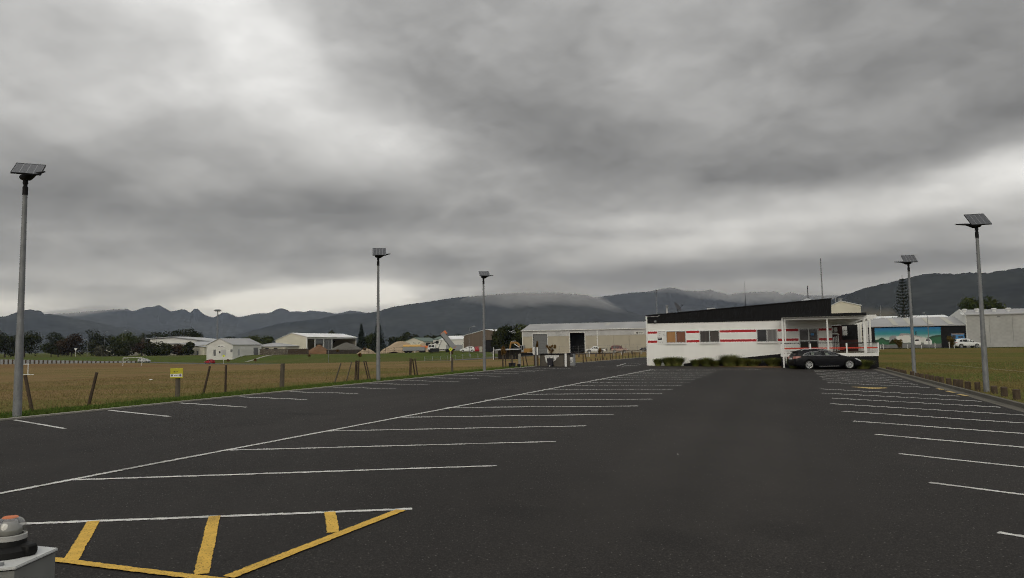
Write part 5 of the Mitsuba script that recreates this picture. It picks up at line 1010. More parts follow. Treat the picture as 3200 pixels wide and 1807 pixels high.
def mural_colour(p, n, uv):
    t = (p.z - Z0) / (Z1 - Z0); h = (p.x - X0) / (X1 - X0)
    sky_ = mix((0.42, 0.52, 0.46), (0.025, 0.22, 0.26), smoothstep(.42, .72, t)); sky_ = mix(sky_, (0.012, 0.15, 0.36), smoothstep(.68, 1.0, t))
    hill = .38 + .05 * noise(h * 9) + .2 * smoothstep(.62, .98, h) + .1 * smoothstep(.03, .1, h) * smoothstep(.17, .12, h)
    c = mix(sky_, (0.016, 0.06, 0.035), smoothstep(.012, -.012, t - hill)); c = mix(c, (0.022, 0.11, 0.05), smoothstep(.02, -.05, t - hill + .08))
    return mix(c, mi.Color3f(.14, .145, .145) * (.8 + .4 * noise(h * 20, t * 9)), smoothstep(.015, -.015, t - (.16 + .05 * noise(h * 5 + 4)) - .06 * smoothstep(.3, .5, h) * smoothstep(.95, .7, h)))
mat('mural_paint', proc(mural_colour), .6)
put(ml, box(X0, X1, MY - .05, MY - .001, Z0, Z1), 'mural_paint')
def mp(pts, nm, m_, lay): part(ml, nm, prism_y([(X0 + a * (X1 - X0), Z0 + b * (Z1 - Z0)) for a, b in pts], MY - .052 - .004 * lay, MY - .0505 - .004 * (lay - 1)), m_)
mp([(.22, .22), (.22, .52), (.27, .62), (.33, .6), (.33, .22)], 'painted_silo', 'tray_grey', 1); mp([(.32, .25), (.32, .55), (.45, .63), (.66, .58), (.78, .46), (.78, .25)], 'painted_hall', 'pale_wall', 1); mp([(.36, .58), (.4, .72), (.52, .7), (.72, .52), (.7, .5), (.5, .64)], 'painted_roof', 'zinc_roof', 2); mp([(.62, .6), (.635, .6), (.635, .8), (.62, .8)], 'painted_chimney', 'black_trim', 2)
mp([(.2, .2), (.26, .42), (.36, .4), (.42, .22)], 'painted_bush', 'leaf_dark', 2)
for a in (.58, .74):
    mp([(a, .16), (a, .32), (a + .03, .44), (a + .09, .44), (a + .12, .32), (a + .12, .16)], 'painted_vehicle', 'sign_white', 3); mp([(a + .025, .33), (a + .035, .41), (a + .085, .41), (a + .095, .33)], 'painted_windscreen', 'sign_ink', 4)
ws = thing('wall_sign', 'small blue and yellow sign on the black wall right of the mural', 'sign')
sx = 28.95 * K; put(ws, box(sx, sx + 2.1, MY - .05, MY - .001, rz(1.88), rz(3.0)), 'sign_blue')
part(ws, 'yellow_band', cat([box(sx + .05, sx + 2.05, MY - .056, MY - .051, rz(2.82), rz(2.97)), box(sx + .05, sx + 1.5, MY - .056, MY - .051, rz(1.9), rz(2.02))]), 'machine_yellow'); part(ws, 'dark_figure', cat([box(sx + .2, sx + .7, MY - .056, MY - .051, rz(2.15), rz(2.7)), box(sx + 1.1, sx + 1.9, MY - .056, MY - .051, rz(2.2), rz(2.5))]), 'sign_ink')
# pale block building on the right
wb2 = thing('block_building', 'tall pale block wall building at the right edge with roof ventilators', 'building')
BX0, BX1 = 31.35 * K, 62
part(wb2, 'end_wall', prism_x([(MY - .4, -1), (MY + 20, -1), (MY + 20, rz(5.6)), (MY + 4.5, rz(7.4)), (MY - .4, rz(6.15))], BX0 - .12, BX0), 'pale_wall')
for i in range(9):
    a = BX0 + i * 3.62; part(wb2, 'wall_panel', box(a + .015, a + 3.605, MY - .4, MY - .2, -1, rz(6.12)), 'block_wall')
part(wb2, 'roof', prism_x([(MY - .5, rz(6.16)), (MY + 4.5, rz(7.12)), (MY + 20, rz(5.6)), (MY + 20, rz(5.7)), (MY + 4.5, rz(7.25)), (MY - .5, rz(6.28))], BX0 - .02, BX1), 'zinc_roof')
part(wb2, 'gutter', box(BX0, BX1, MY - .62, MY - .51, rz(6.1), rz(6.24)), 'zinc_roof')
part(wb2, 'grille', box(36.0 * K, 36.45 * K, MY - .45, MY - .401, rz(5.7), rz(5.86)), 'grey_door')
for i, x in enumerate((31.6, 33.5, 36.1, 38.3, 41.5)):
    v = num(wb2 + '__ventilator'); X = x * K
    put(v, tube((X, MY + 2, 6.6), (X, MY + 2, 7.35), .32, n=14), 'bright_roof', 30); part(v, 'cap', lathe([(0, 0), (.4, 0), (.46, .12), (.4, .26), (0, .3)], (X, MY + 2, 7.35), 16), 'bright_roof', 30); part(v, 'flashing', prism_x([(MY + .7, 6.52), (MY + 2.9, 6.95), (MY + 2.9, 6.99), (MY + .7, 6.56)], X - .7, X + .7), 'bright_roof')
bk = thing('factory', 'long building with a glaring white roof behind the mural', 'building')
gable(bk, 21.5, 40, 206, 226, 0, 6.9, 8.1, 'x', 'pale_wall', 'bright_roof'); part(bk, 'roof_hatch', prism_x([(208.2, 7.34), (210.5, 7.66), (210.5, 7.72), (208.2, 7.4)], 29.0, 31.0), 'grey_door')
tg = thing('house', 'tan gabled house in front of the white factory roof', 'house')
gable(tg, 20.5, 26.6, 195, 205, 0, 6.4, 7.15, 'y', 'tan_wall', 'zinc_roof', .2); face_y(tg, 'louvre', 22.95, 24.1, 195, 5.7, 6.7, 'maroon_wall')
single('mast', 'thin white mast rising behind the tan house', 'mast', tube((23.9, 200, 0), (23.9, 200, 10.5), .05, .03, n=6), 'pale_roof')


# ------------------------------------------------------------------ yard: fences, heaps, machines
def heap(name, label, x, y, rx, ry, h, m_, seed, z=None):
    z = G(x, y) if z is None else z; g = np.linspace(-1, 1, 26); a, b = np.meshgrid(g, g, indexing='ij'); r = np.hypot(a, b)
    ns = meshkit.fbm(np.stack([a * 2.2 + seed, b * 2.2, 0 * a], -1), 4, seed) - .5; hh = h * np.clip(1 - r * (1 + .5 * ns), 0, 1) ** .8 * (1 + .5 * ns)
    ii = np.arange(a.size).reshape(a.shape); f = np.stack([ii[:-1, :-1], ii[1:, :-1], ii[1:, 1:], ii[:-1, 1:]], -1).reshape(-1, 4)
    return single(name, label, 'heap', (np.stack([x + a * rx, y + b * ry, z - .25 + hh], -1).reshape(-1, 3), f), m_, True)
def ehp(name, label, e, n, re, rn, h, m_, seed): x, y = street(e, n); heap(name, label, x, y, re, rn, h, m_, seed)
ehp('earth_heap', 'brown earth heap beside the timber yard fence', -75.4, 290, 6.2, 4, 3.9, 'earth', 3)
ehp('gravel_heap', 'long grey gravel heap below the open shed', -65, 292, 10.5, 5, 4.6, 'gravel', 5)
ehp('sand_heap', 'largest pale sand heap in the middle of the yard', -39.5, 264, 8.5, 5, 4.9, 'sand', 8)
ehp('sand_heap', 'smaller sand heap right of the largest one, behind the trailer', -31.5, 262, 5, 4, 3.3, 'sand', 9)
ehp('sand_heap', 'low sand heap left of the second lamp post', -50.5, 258, 3.6, 3, 2.5, 'sand', 11)
ehp('earth_heap', 'pale earth mound behind the solar lamp at the barn', -4.5, 199, 1.9, 1.5, 1.3, 'gravel', 14)
def fence_run(key, p, q, n, h, m_, pn, gap=.04, thick=.06, postm='timber_dark', posts=True, base=0):
    p, q = V(p), V(q); ang = math.degrees(math.atan2(*(q - p)[::-1])); l = np.linalg.norm(q - p) / n
    for i in range(n):
        c = p + (q - p) * (i + .5) / n; z = G(*c) + base
        part(key, pn, moved(box(-l / 2 + gap / 2, l / 2 - gap / 2, -thick / 2, thick / 2, 0, h), (*c, z), yaw=ang), m_)
    for i in range(n + 1) if posts else ():
        c = p + (q - p) * i / n; part(key, 'post', box(c[0] - .07, c[0] + .07, c[1] - .12, c[1] + .02, G(*c) - .2, G(*c) + h + base + .1), postm)
fn = thing('timber_fence', 'grey paling fence around the yard right of the cream shed', 'fence'); fence_run(fn, street(-95.7, 282.5), street(-85.6, 283.5), 24, 2.25, 'timber_grey', 'paling', posts=False)
fn = thing('timber_fence', 'dark brown board fence in front of the earth heap', 'fence'); fence_run(fn, street(-85.4, 283.5), street(-77.5, 283.5), 10, 2.1, 'timber_dark', 'board')
fn = thing('mesh_fence', 'low dark netting fence below the gravel heap', 'fence'); fence_run(fn, street(-70.5, 283), street(-53, 270), 9, 1.5, 'net', 'net_panel')
fn = thing('wire_fence', 'thin dark wire fence in front of the sand heaps', 'fence')
pts = [V(street(-52.5 + i * 3.1, 256 - .9 * i)) for i in range(8)]
for a, b in zip(pts[:-1], pts[1:]):
    part(fn, 'wire', cat([tube((*a, G(*a) + hh), (*b, G(*b) + hh), .03, n=4) for hh in (.3, .9, 1.75)]), 'black_metal')
for a in pts: part(fn, 'post', tube((*a, G(*a) - .2), (*a, G(*a) + 1.85), .07, n=6), 'timber_dark')
fn = thing('wire_fence', 'white posted wire fence on the green bank beside the street', 'fence')
pts = [V(street(-21.6 + i * 1.85, 183.5 + .2 * i)) for i in range(10)]
for a, b in zip(pts[:-1], pts[1:]): part(fn, 'wire', cat([tube((*a, G(*a) + hh), (*b, G(*b) + hh), .012, n=4) for hh in (.35, .7, 1.05)]), 'galvanised')
for a in pts: part(fn, 'post', tube((*a, G(*a) - .2), (*a, G(*a) + 1.1), .045, n=6), 'pale_roof')
def en_frame(e, n, yaw=19.5):
    x, y = street(e, n); M = trimesh.transformations.euler_matrix(0, 0, math.radians(yaw)); M[:3, 3] = (x, y, G(x, y))
    def tr(m): m = m.copy(); m.apply_transform(M); return m
    return tr
# trailer with a tan tarpaulin
tr = en_frame(-28.2, 214); t_ = thing('tipping_trailer', 'long grey trailer with a tan tarpaulin in the yard', 'trailer')
part(t_, 'body', tr(cat([box(-3.1, 3.1, -1.1, 1.1, .62, 1.75)] + [box(x - .05, x + .05, -1.16, -1.1, .62, 1.75) for x in np.linspace(-3, 3, 9)])), 'tray_grey')
part(t_, 'tarpaulin', tr(prism_x([(-1.15, 1.752), (1.15, 1.752), (1.0, 2.25), (-.5, 2.35), (-1.1, 2.05)], -3.1, 1.9)), 'tarp_tan')
part(t_, 'chassis', tr(box(-3, 3, -.45, .45, .4, .62)), 'black_metal')
for x in (-2.3, -1.2, 1.9, 2.7):
    for s in (1, -1): part(t_, 'wheel', tr(tube((x, s * .8, .42), (x, s * 1.05, .42), .42, n=16)), 'tyre')
part(t_, 'stand', tr(box(.2, .35, -1.0, -.9, .0, .62)), 'sign_white')
# tip truck with its tray raised
tr = en_frame(-18.7, 203); t_ = thing('tip_truck', 'tip truck with a tall grey tray raised and an orange headboard', 'truck')
cabm = prism_y([(-4.3, .8), (-2.3, .8), (-2.3, 2.0), (-2.5, 2.25), (-4.0, 2.25), (-4.3, 1.6)], -1.0, 1.0)
ck = part(t_, 'cab', tr(cabm), 'paint_white')
for a, b in ((-4.05, -3.45), (-3.3, -2.6)): part(ck, 'window', tr(cat([box(a, b, -1.02, -1.003, 1.45, 2.0), box(a, b, 1.003, 1.02, 1.45, 2.0)])), 'dark_glass')
part(t_, 'tank', tr(box(-3.7, -1.3, -1.05, -.4, .15, 1.15)), 'black_metal'); part(t_, 'chassis', tr(box(-2.3, 3.0, -.45, .45, .55, .85)), 'black_metal')
for x in (-3.4, .9, 2.1):
    for s in (1, -1): part(t_, 'wheel', tr(tube((x, s * .75, .45), (x, s * 1.05, .45), .46, n=16)), 'tyre')
def tilt(m): return tr(moved(m, (2.3, 0, .95), pitch=52))
part(t_, 'tray', tilt(cat([box(-5.0, .1, -1.1, -1.04, 0, 1.1), box(-5.0, .1, 1.04, 1.1, 0, 1.1), box(-5.0, .1, -1.04, 1.04, -.06, 0)] + [box(x - .05, x + .05, -1.16, -1.1, 0, 1.1) for x in (-4.4, -3.4, -2.4, -1.4, -.4)])), 'tray_grey')
part(t_, 'headboard', tilt(cat([box(-5.12, -5.0, -1.1, 1.1, 0, 1.5), box(-5.0, -4.2, -1.12, 1.12, 1.12, 1.5)])), 'safety_orange'); part(t_, 'tailgate', tilt(box(.1, .16, -1.1, 1.1, .2, 1.1)), 'safety_orange')
part(t_, 'hoist', tr(tube((-1.7, 0, .8), (-.6, 0, 3.2), .09, n=8)), 'galvanised'); part(t_, 'tray_frame', tilt(cat([box(-4.9, .1, -.4, -.3, -.3, -.06), box(-4.9, .1, .3, .4, -.3, -.06)])), 'black_metal')
tr = en_frame(-24.4, 214); t_ = thing('loader', 'red orange machine behind the white truck cab', 'machine')
part(t_, 'body', tr(cat([chamfer_box(-2.6, 1.6, -.8, .8, 1.2, 1.9, .1)])), 'safety_orange'); part(t_, 'cabin', tr(chamfer_box(-.4, .8, -.7, .7, 1.9, 2.8, .1)), 'dark_glass'); part(t_, 'arm', tr(cat([beam((.6, -.6, 1.9), (2.2, -.6, 2.9), .15, .25), beam((2.2, -.6, 2.9), (3.1, -.6, 2.2), .15, .2)])), 'black_metal')
for x in (-1.8, .9):
    for s in (1, -1): part(t_, 'wheel', tr(tube((x, s * .6, .55), (x, s * 1.0, .55), .62, n=16)), 'tyre')
# excavator
ex = thing('excavator', 'yellow excavator with a bent boom beside the warehouse', 'excavator'); zx = G(-60.5, 178)
def xb(*a): return box(*a)
for s in (-1, 1): part(ex, 'track', moved(prism_y([(-61.6, .0), (-58.3, .0), (-57.95, .35), (-58.2, .7), (-61.7, .7), (-62.0, .35)], 178 + s * .9 - .25, 178 + s * .9 + .25), (0, 0, zx)), 'tyre')
part(ex, 'turntable', tube((-60, 178, zx + .6), (-60, 178, zx + .85), .7, n=18), 'black_metal')
part(ex, 'house', moved(prism_y([(-61.0, .85), (-58.3, .85), (-58.1, 1.2), (-58.2, 1.9), (-59.3, 1.9), (-61.0, 1.45)], 177.1, 178.9), (0, 0, zx)), 'machine_yellow')
ck = part(ex, 'cab', moved(prism_y([(-61.2, .95), (-59.9, .95), (-59.7, 2.65), (-60.85, 2.65)], 177.05, 177.95), (0, 0, zx)), 'tray_grey'); part(ck, 'window', moved(cat([prism_y([(-61.05, 1.5), (-60.55, 1.5), (-60.45, 2.5), (-60.75, 2.5)], 177.02, 177.049), prism_y([(-60.4, 1.5), (-60.0, 1.5), (-59.9, 2.5), (-60.32, 2.5)], 177.02, 177.049)]), (0, 0, zx)), 'dark_glass')
bo = [(-61.0, 178.2, 1.5), (-61.3, 178.2, 2.7), (-62.0, 178.2, 3.35), (-63.6, 178.2, 3.4)]
part(ex, 'boom', cat([beam(V(a) + (0, 0, zx), V(b) + (0, 0, zx), .3, .42) for a, b in zip(bo[:-1], bo[1:])]), 'machine_yellow'); part(ex, 'stick', beam((-63.55, 178.2, zx + 3.5), (-64.0, 178.2, zx + 1.3), .25, .34), 'machine_yellow')
part(ex, 'hydraulic_ram', cat([tube((-61.4, 178.2, zx + 2.2), (-62.8, 178.2, zx + 3.05), .07, n=8), tube((-62.3, 178.2, zx + 3.75), (-63.5, 178.2, zx + 3.7), .06, n=8)]), 'chrome'); part(ex, 'bucket', moved(prism_y([(-64.4, .3), (-63.6, .5), (-63.6, 1.3), (-64.1, 1.4)], 177.7, 178.7), (0, 0, zx)), 'timber_dark')
# parked things by the barn
ec, nc = -12.2, 200.5; x, y = street(ec, nc); car('hatchback', 'white car parked at the left of the barn wall', x, y, 200, HAT, 1.7, (.65, 3.2), .32, HATW, 'paint_white', hat_l, cabin=False, extra=hat_extra, spokes=6)
x, y = street(-9.9, 200.8); car('hatchback', 'red car parked along the barn wall beside the white car', x, y, 196, HAT, 1.7, (.65, 3.2), .32, HATW, 'paint_red', hat_l, cabin=False, extra=hat_extra, spokes=6)
tr = en_frame(-8.5, 199); t_ = thing('water_tank', 'pale green box tank by the barn doorway', 'tank'); part(t_, 'tank', tr(chamfer_box(-.42, .42, -.4, .4, .1, 1.6, .08)), 'skylight'); part(t_, 'base', tr(box(-.45, .45, -.43, .43, -.1, .1)), 'timber_grey')
# chain link fence before the warehouse
fn = thing('chain_link_fence', 'tall thin posts of the chain link fence in front of the warehouse', 'fence')
cxs = [-64, -60.8, -57.5, -54, -51.7, -49, -46.8, -44.4, -42, -39.6, -37.8, -35, -32.1, -29.5]
for x in cxs: part(fn, 'post', tube((x, 181.5, G(x, 181.5) - .2), (x, 181.5, G(x, 181.5) + 2.0), .035, n=6), 'galvanised')
part(fn, 'wire', cat([tube((a, 181.5, G(a, 181.5) + hh), (b, 181.5, G(b, 181.5) + hh), .012, n=4) for a, b in zip(cxs[:-1], cxs[1:]) for hh in (.1, .7, 1.3, 1.95)]), 'galvanised')
fn = thing('post_and_rail_fence', 'low dark post and rail fence crossing the grass before the warehouse', 'fence')
fp = [V((-42.5 + i * 1.75, 135 - i * .82)) for i in range(15)]
for i, a in enumerate(fp): part(fn, 'post', box(a[0] - .13, a[0] + .13, a[1] - .1, a[1] + .1, G(*a) - .2, G(*a) + .62), 'timber_grey' if i % 3 else 'concrete')
for a, b in zip(fp[:-1], fp[1:]): part(fn, 'rail', beam((*a, G(*a) + .56), (*b, G(*b) + .56), .1, .14), 'timber_dark')
for i, (x, zz_) in enumerate([(-31.5, .9), (-25.2, .85), (-36.4, .95)]):
    single('marker_post', ('white marker peg in front of the maroon four wheel drive', 'white marker peg nearest the clubhouse corner', 'white marker peg before the dark warehouse doorway')[i], 'post', tube((x, 126.5 - .45 * (x + 25), G(x, 126.5 - .45 * (x + 25)) - .1), (x, 126.5 - .45 * (x + 25), G(x, 126.5 - .45 * (x + 25)) + zz_), .045, n=6), 'white_trim')
# concrete panel wall at the far left of the field
pw = thing('concrete_panel_wall', 'grey panelled concrete wall along the far left street', 'wall')
for i in range(44):
    e, n = -206 + i * 1.62, 271.5 - .06 * i; x, y = street(e, n); z = G(x, y); h = 2.6 - 1.85 * min(i / 36, 1) ** .8
    part(pw, 'panel', moved(box(-.62, .62, -.06, .06, -.3, h), (x, y, z), yaw=19.5), 'tray_grey'); part(pw, 'post', moved(box(.5, .98, -.2, .1, -.3, h * .96), (x, y, z), yaw=19.5), 'timber_dark')
# football goal
gl = thing('football_goal', 'white football goal at the far left of the field', 'goal'); tr = en_frame(-112.9, 222, 19.5)
part(gl, 'frame', tr(cat([tube((-2.85, 0, -.1), (-2.85, 0, 2.4), .06, n=8), tube((2.75, 0, -.1), (2.75, 0, 2.4), .06, n=8), tube((-2.85, 0, 2.4), (2.75, 0, 2.4), .06, n=8)])), 'white_trim')
part(gl, 'back_stay', tr(cat([tube((s, 0, 2.38), (s + .9, 1.6, 2.0), .04, n=6) for s in (-2.85, 2.75)] + [tube((s + .9, 1.6, 2.0), (s, .3, 1.0), .035, n=6) for s in (-2.85, 2.75)])), 'white_trim')
# road signs
def dia_sign(label, e, n, h):
    x, y = street(e, n); z = G(x, y); k = thing('warning_sign', label, 'sign'); part(k, 'pole', tube((x, y, z - .2), (x, y, z + h), .05, n=8), 'white_trim')
    p = part(k, 'plate', moved(prism_y([(-.48, 0), (0, -.48), (.48, 0), (0, .48)], -.012, .012), (x, y - .08, z + h - .15), yaw=19.5), 'sign_lime'); part(p, 'symbol', moved(cat([box(-.07, .07, -.02, -.013, -.2, .12), box(-.05, .05, -.02, -.013, .15, .24)]), (x, y - .08, z + h - .15), yaw=19.5), 'sign_ink')
dia_sign('yellow diamond warning sign in front of the tip truck', -14.15, 170.5, 2.75); dia_sign('yellow diamond warning sign below the cream shed', -96.3, 249, 2.85)
x, y = street(-193.6, 331); z = G(x, y); k = thing('give_way_sign', 'white give way triangle sign on the far left bank', 'sign'); part(k, 'pole', tube((x, y, z - .2), (x, y, z + 3.4), .07, n=8), 'white_trim'); part(k, 'plate', moved(prism_y([(-.75, .55), (.75, .55), (0, -.6)], -.02, .02), (x, y - .1, z + 3.2), yaw=19.5), 'sign_white')
# street lights
def street_light(label, e, n, h, arm, r=.08, z=None, base=None):
    x, y = street(e, n); z = G(x, y) if z is None else z; k = thing('street_light', label, 'street light')
    dx, dy = CA * arm, SA * arm
    part(k, 'pole', cat([tube((x, y, z - .2), (x, y, z + h * .86), r, r * .6, n=8)]), 'galvanised', 40)
    q = [(x, y, z + h * .855), (x + dx * .15, y + dy * .15, z + h * .95), (x + dx * .5, y + dy * .5, z + h), (x + dx, y + dy, z + h * 1.01)]
    part(k, 'arm', cat([tube(a, b, r * .6, n=6) for a, b in zip(q[:-1], q[1:])]), 'galvanised'); part(k, 'lantern', beam(q[-1], (q[-1][0] + np.sign(arm) * .6 * CA, q[-1][1] + np.sign(arm) * .6 * SA, q[-1][2]), .22, .14), 'pale_roof')
street_light('street light with a curved arm in front of the brown barn', -11.05, 189, 7.6, 1.0); street_light('street light before the open bays of the pale shed', -52.5, 213, 7.1, 1.5)
street_light('short street light at the left end of the dark trees', -188, 330, 7.6, -1.0); street_light('tall thin street light left of the rounded bush', -181.1, 331, 10.6, .6); street_light('street light rising above the trees by the small house', -173, 331, 11.0, .8)
x, y = 26.4, 156.0; k = thing('street_light', 'street light in front of the mural', 'street light'); z = G(x, y); part(k, 'pole', tube((x, y, z - .2), (x, y, z + 6.0), .08, .05, n=8), 'galvanised'); part(k, 'arm', tube((x, y, z + 5.98), (x - .5, y, z + 6.5), .04, n=6), 'galvanised'); part(k, 'lantern', box(x - .75, x - .4, y - .1, y + .1, z + 6.5, z + 6.6), 'pale_roof')
x, y = street(-150.4, 380); k = thing('floodlight_mast', 'tall floodlight mast above the left hand sheds', 'mast'); part(k, 'pole', tube((x, y, -.5), (x, y, 21.6), .42, .24, n=10), 'galvanised'); part(k, 'head', cat([lathe([(0, 0), (1.4, 0), (1.9, .5), (.9, 1.0), (0, 1.1)], (x, y, 21.5), 12), tube((x - .3, y, 19.6), (x + 1.5, y, 19.9), .12, n=6)]), 'galvanised')
# marker pegs before the mural and along the right field
for i, (x, h) in enumerate([(17.5, .8), (21.85, .8), (24.0, .65), (26.15, 1.05), (28.35, 1.15), (29.1, .6), (17.9, 1.0)]):
    z = G(x, 149); single('marker_post', ('leftmost white peg before the mural', 'second white peg before the mural', 'third short white peg before the mural', 'white peg at the right end of the mural', 'white peg before the black wall right of the mural', 'short peg beside the autumn bush before the black wall', 'white peg beside the leftmost one before the mural')[i], 'post', tube((x, 149, z - .1), (x, 149, z + h), .045, n=6), 'white_trim')


# ------------------------------------------------------------------ trees and plants
def leaf_cloud(lumps, n, size, seed, shell=.62, flat=0.0):
    r = np.random.default_rng(seed); L = V(lumps); vol = (L[:, 3] * L[:, 4] + L[:, 3] * L[:, 5] + L[:, 4] * L[:, 5]); pick = r.choice(len(L), n, p=vol / vol.sum())
    d = r.normal(size=(n, 3)); d /= np.linalg.norm(d, axis=1, keepdims=True); rad = (shell + (1 - shell) * r.uniform(0, 1, n) ** .6) * (1 + .12 * r.normal(size=n))
    c = L[pick, :3] + d * rad[:, None] * L[pick, 3:6]
    t = r.normal(size=(n, 3)); t[:, 2] *= 1 - flat; t /= np.linalg.norm(t, axis=1, keepdims=True); nrm = d + .7 * r.normal(size=(n, 3)); b = np.cross(nrm, t); b /= np.linalg.norm(b, axis=1, keepdims=True); t = np.cross(b, nrm / np.linalg.norm(nrm, axis=1, keepdims=True)); t /= np.linalg.norm(t, axis=1, keepdims=True)
    s = size * r.uniform(.55, 1.35, n)[:, None]; v = np.stack([c - t * s, c - b * s * .6, c + t * s, c + b * s * .6], 1).reshape(-1, 3); q = np.arange(n)[:, None] * 4 + np.array([[0, 1, 2, 3]])
    return v, q
def crown_lumps(r, w, d, h, z0, k, seed):
    out = []
    for i in range(k):
        a = r.uniform(0, 2 * np.pi); rr = math.sqrt(r.uniform(0, 1)) * .62; zz = r.uniform(.12, .88); taper_ = 1 - .45 * abs(zz - .4)
        s = r.uniform(.3, .48); out.append((w * rr * math.cos(a) * taper_, d * rr * math.sin(a) * taper_, z0 + h * zz, w * s, d * s, h * s * .62))
    return out
def tree(name, label, x, y, w, h, m_='leaf_dark', seed=0, clear=.12, leaves=2600, leaf_=.42, cat_='tree', group=None, k=16, z=None, stem=.035):
    r = np.random.default_rng(900 + seed); z = G(x, y) if z is None else z; key = thing(name, label, cat_, group)
    lumps = [(a + x, b + y, c + z, e, f, g) for a, b, c, e, f, g in crown_lumps(r, w, w * .9, h * (1 - clear), h * clear, k, seed)]
    tr_ = num(key + '__trunk'); tm = [tube((x, y, z - .3), (x + .1, y, z + h * .5), h * stem, h * stem * .5, 8)]
    for l in lumps[:7]: tm.append(tube((x + .05, y, z + h * (.2 + .02 * (seed % 4))), l[:3], h * stem * .4, h * stem * .12, 6))
    put(tr_, cat(tm), 'bark'); part(key, 'crown', leaf_cloud(lumps, leaves, leaf_, seed), m_)
    return key
def te(name, label, e, n, w, h, m_, seed, **k): x, y = street(e, n); return tree(name, label, x, y, w, h, m_, seed, **k)
GT = 'dark trees along the far left'
for i, (e, n, w, h, m_, lb) in enumerate([(-247, 352, 7.5, 12.6, 'leaf_brown', 'reddish brown tree at the left edge behind the nearest lamp'), (-238, 350, 7.0, 11.3, 'leaf_dark', 'broad dark tree left of the nearest lamp pole'), (-229.5, 351, 8.6, 11.2, 'leaf_dark', 'dark tree spreading right of the nearest lamp pole'), (-246, 346, 4, 6.5, 'leaf_bright', 'bright green bush at the left edge'),
   (-217.5, 352, 5.0, 7.4, 'leaf_green', 'small olive tree at the left of the gap between dark trees'), (-213, 350, 7.2, 10.2, 'leaf_dark', 'dark round tree right of the gap'), (-205.5, 348, 7.6, 9.9, 'leaf_brown', 'brownish round tree left of the short street light'), (-195, 350, 8.0, 11.6, 'leaf_dark', 'tallest dark tree right of the short street light'), (-187, 354, 6.5, 9.0, 'leaf_green', 'olive tree behind the tall thin street light'),
   (-180, 352, 7.5, 10.5, 'leaf_green', 'broad olive tree behind the small house'), (-168, 354, 8, 11.0, 'leaf_dark', 'dark tree left of the grey block'), (-161, 356, 7, 11.4, 'leaf_dark', 'dark tree behind the left half of the grey block'), (-154, 356, 7, 11.8, 'leaf_dark', 'dark tree rising behind the middle of the grey block'), (-149, 356, 5, 9.4, 'leaf_dark', 'lower dark tree behind the right end of the grey block'),
   (-112.5, 334, 8.0, 8.6, 'leaf_green', 'wide green tree between the two pale sheds'), (-118.5, 336, 6, 7.2, 'leaf_green', 'lower green tree left of the wide green tree'), (-137, 360, 4.5, 8.2, 'leaf_dark', 'small dark tree behind the shed roofs'), (-84, 345, 4, 9.2, 'leaf_dark', 'dark tree top behind the open shed ridge'), (-64.0, 336, 4.2, 7.8, 'leaf_green', 'rounded olive tree between the two conifers')]):
    te('tree', lb, e, n, w, h, m_, i, group=GT if i < 14 else None)
for i, (e, n, w, h, m_, lb) in enumerate([(-190.2, 338, 3.0, 4.4, 'leaf_grey', 'rounded grey green bush by the tall thin street light'), (-184, 339, 4.2, 5.0, 'leaf_dark', 'dark shrub right of the rounded grey bush'), (-178, 338, 4.4, 5.4, 'leaf_dark', 'dark shrub below the small house'), (-171.5, 338, 4.6, 5.2, 'leaf_brown', 'brown shrub right of the small house'), (-165.5, 337, 4.4, 5.0, 'leaf_dark', 'dark shrub left of the cream house eave'), (-160, 336, 4.0, 4.6, 'leaf_dark', 'dark shrub in front of the cream house gable'), (-155.2, 336, 3.6, 4.2, 'leaf_brown', 'reddish shrub in front of the cream house window'), (-149.2, 335, 2.6, 5.0, 'leaf_dark', 'dense upright shrub at the right end of the hedge'), (-152.4, 335.5, 2.4, 3.4, 'leaf_brown', 'low brown shrub left of the upright shrub')]):
    te('shrub', lb, e * (n - 12) / 345, n - 12, w * 1.35, h * 1.12, m_, 40 + i, clear=.02, leaves=2400, leaf_=.34, cat_='shrub', group='shrubs in front of the school', k=10)
# cabbage palm
x, y = street(-172.2, 348); z = G(x, y); k = thing('palm_tree', 'palm with a thick pale trunk left of the grey block', 'palm'); part(k, 'trunk', tube((x, y, z - .3), (x, y, z + 8.6), 1.0, .8, 10), 'timber_grey')
r = np.random.default_rng(4); fr = []
for i in range(46):
    a, up_ = r.uniform(0, 6.28), r.uniform(-.5, 1.3); p0 = V((x, y, z + 8.8 + r.uniform(-.6, .8))); pr_ = p0
    for s in range(4):
        q = p0 + V((math.cos(a) * (s + 1) * .75 * math.cos(up_ * .6), math.sin(a) * (s + 1) * .75 * math.cos(up_ * .6), (s + 1) * .8 * math.sin(up_) - .13 * (s + 1) ** 2)); fr.append(beam(pr_, q, .34 - .06 * s, .04)); pr_ = q
part(k, 'fronds', cat(fr), 'leaf_dark')
# conifers
def conifer(label, e, n, w, h, seed, tight=False):
    x, y = street(e, n); z = G(x, y); k = thing('conifer', label, 'tree'); r = np.random.default_rng(seed); lumps = []
    N = 26 if tight else 22
    for i in range(N):
        t = i / (N - 1); rad = w * ((1 - t) ** .8 * (.9 if not tight else .75) + .05)
        for j in range(6 if not tight else 4):
            a = r.uniform(0, 6.28); lumps.append((x + rad * .62 * math.cos(a), y + rad * .62 * math.sin(a), z + h * (.05 + .93 * t) - (0 if tight else .18 * rad), rad * .5, rad * .5, h * (.045 if not tight else .08)))
    part(k, 'trunk', tube((x, y, z - .3), (x, y, z + h * .95), h * .02, .04, 8), 'bark'); part(k, 'crown', leaf_cloud(lumps, 3200, .3, seed, .3, .5), 'leaf_pine')
conifer('narrow pointed conifer right of the open shed', -67.7, 334, 3.0, 13.0, 3, True); conifer('broad conifer with layered branches behind the second lamp', -60.2, 334, 4.8, 14.6, 5)
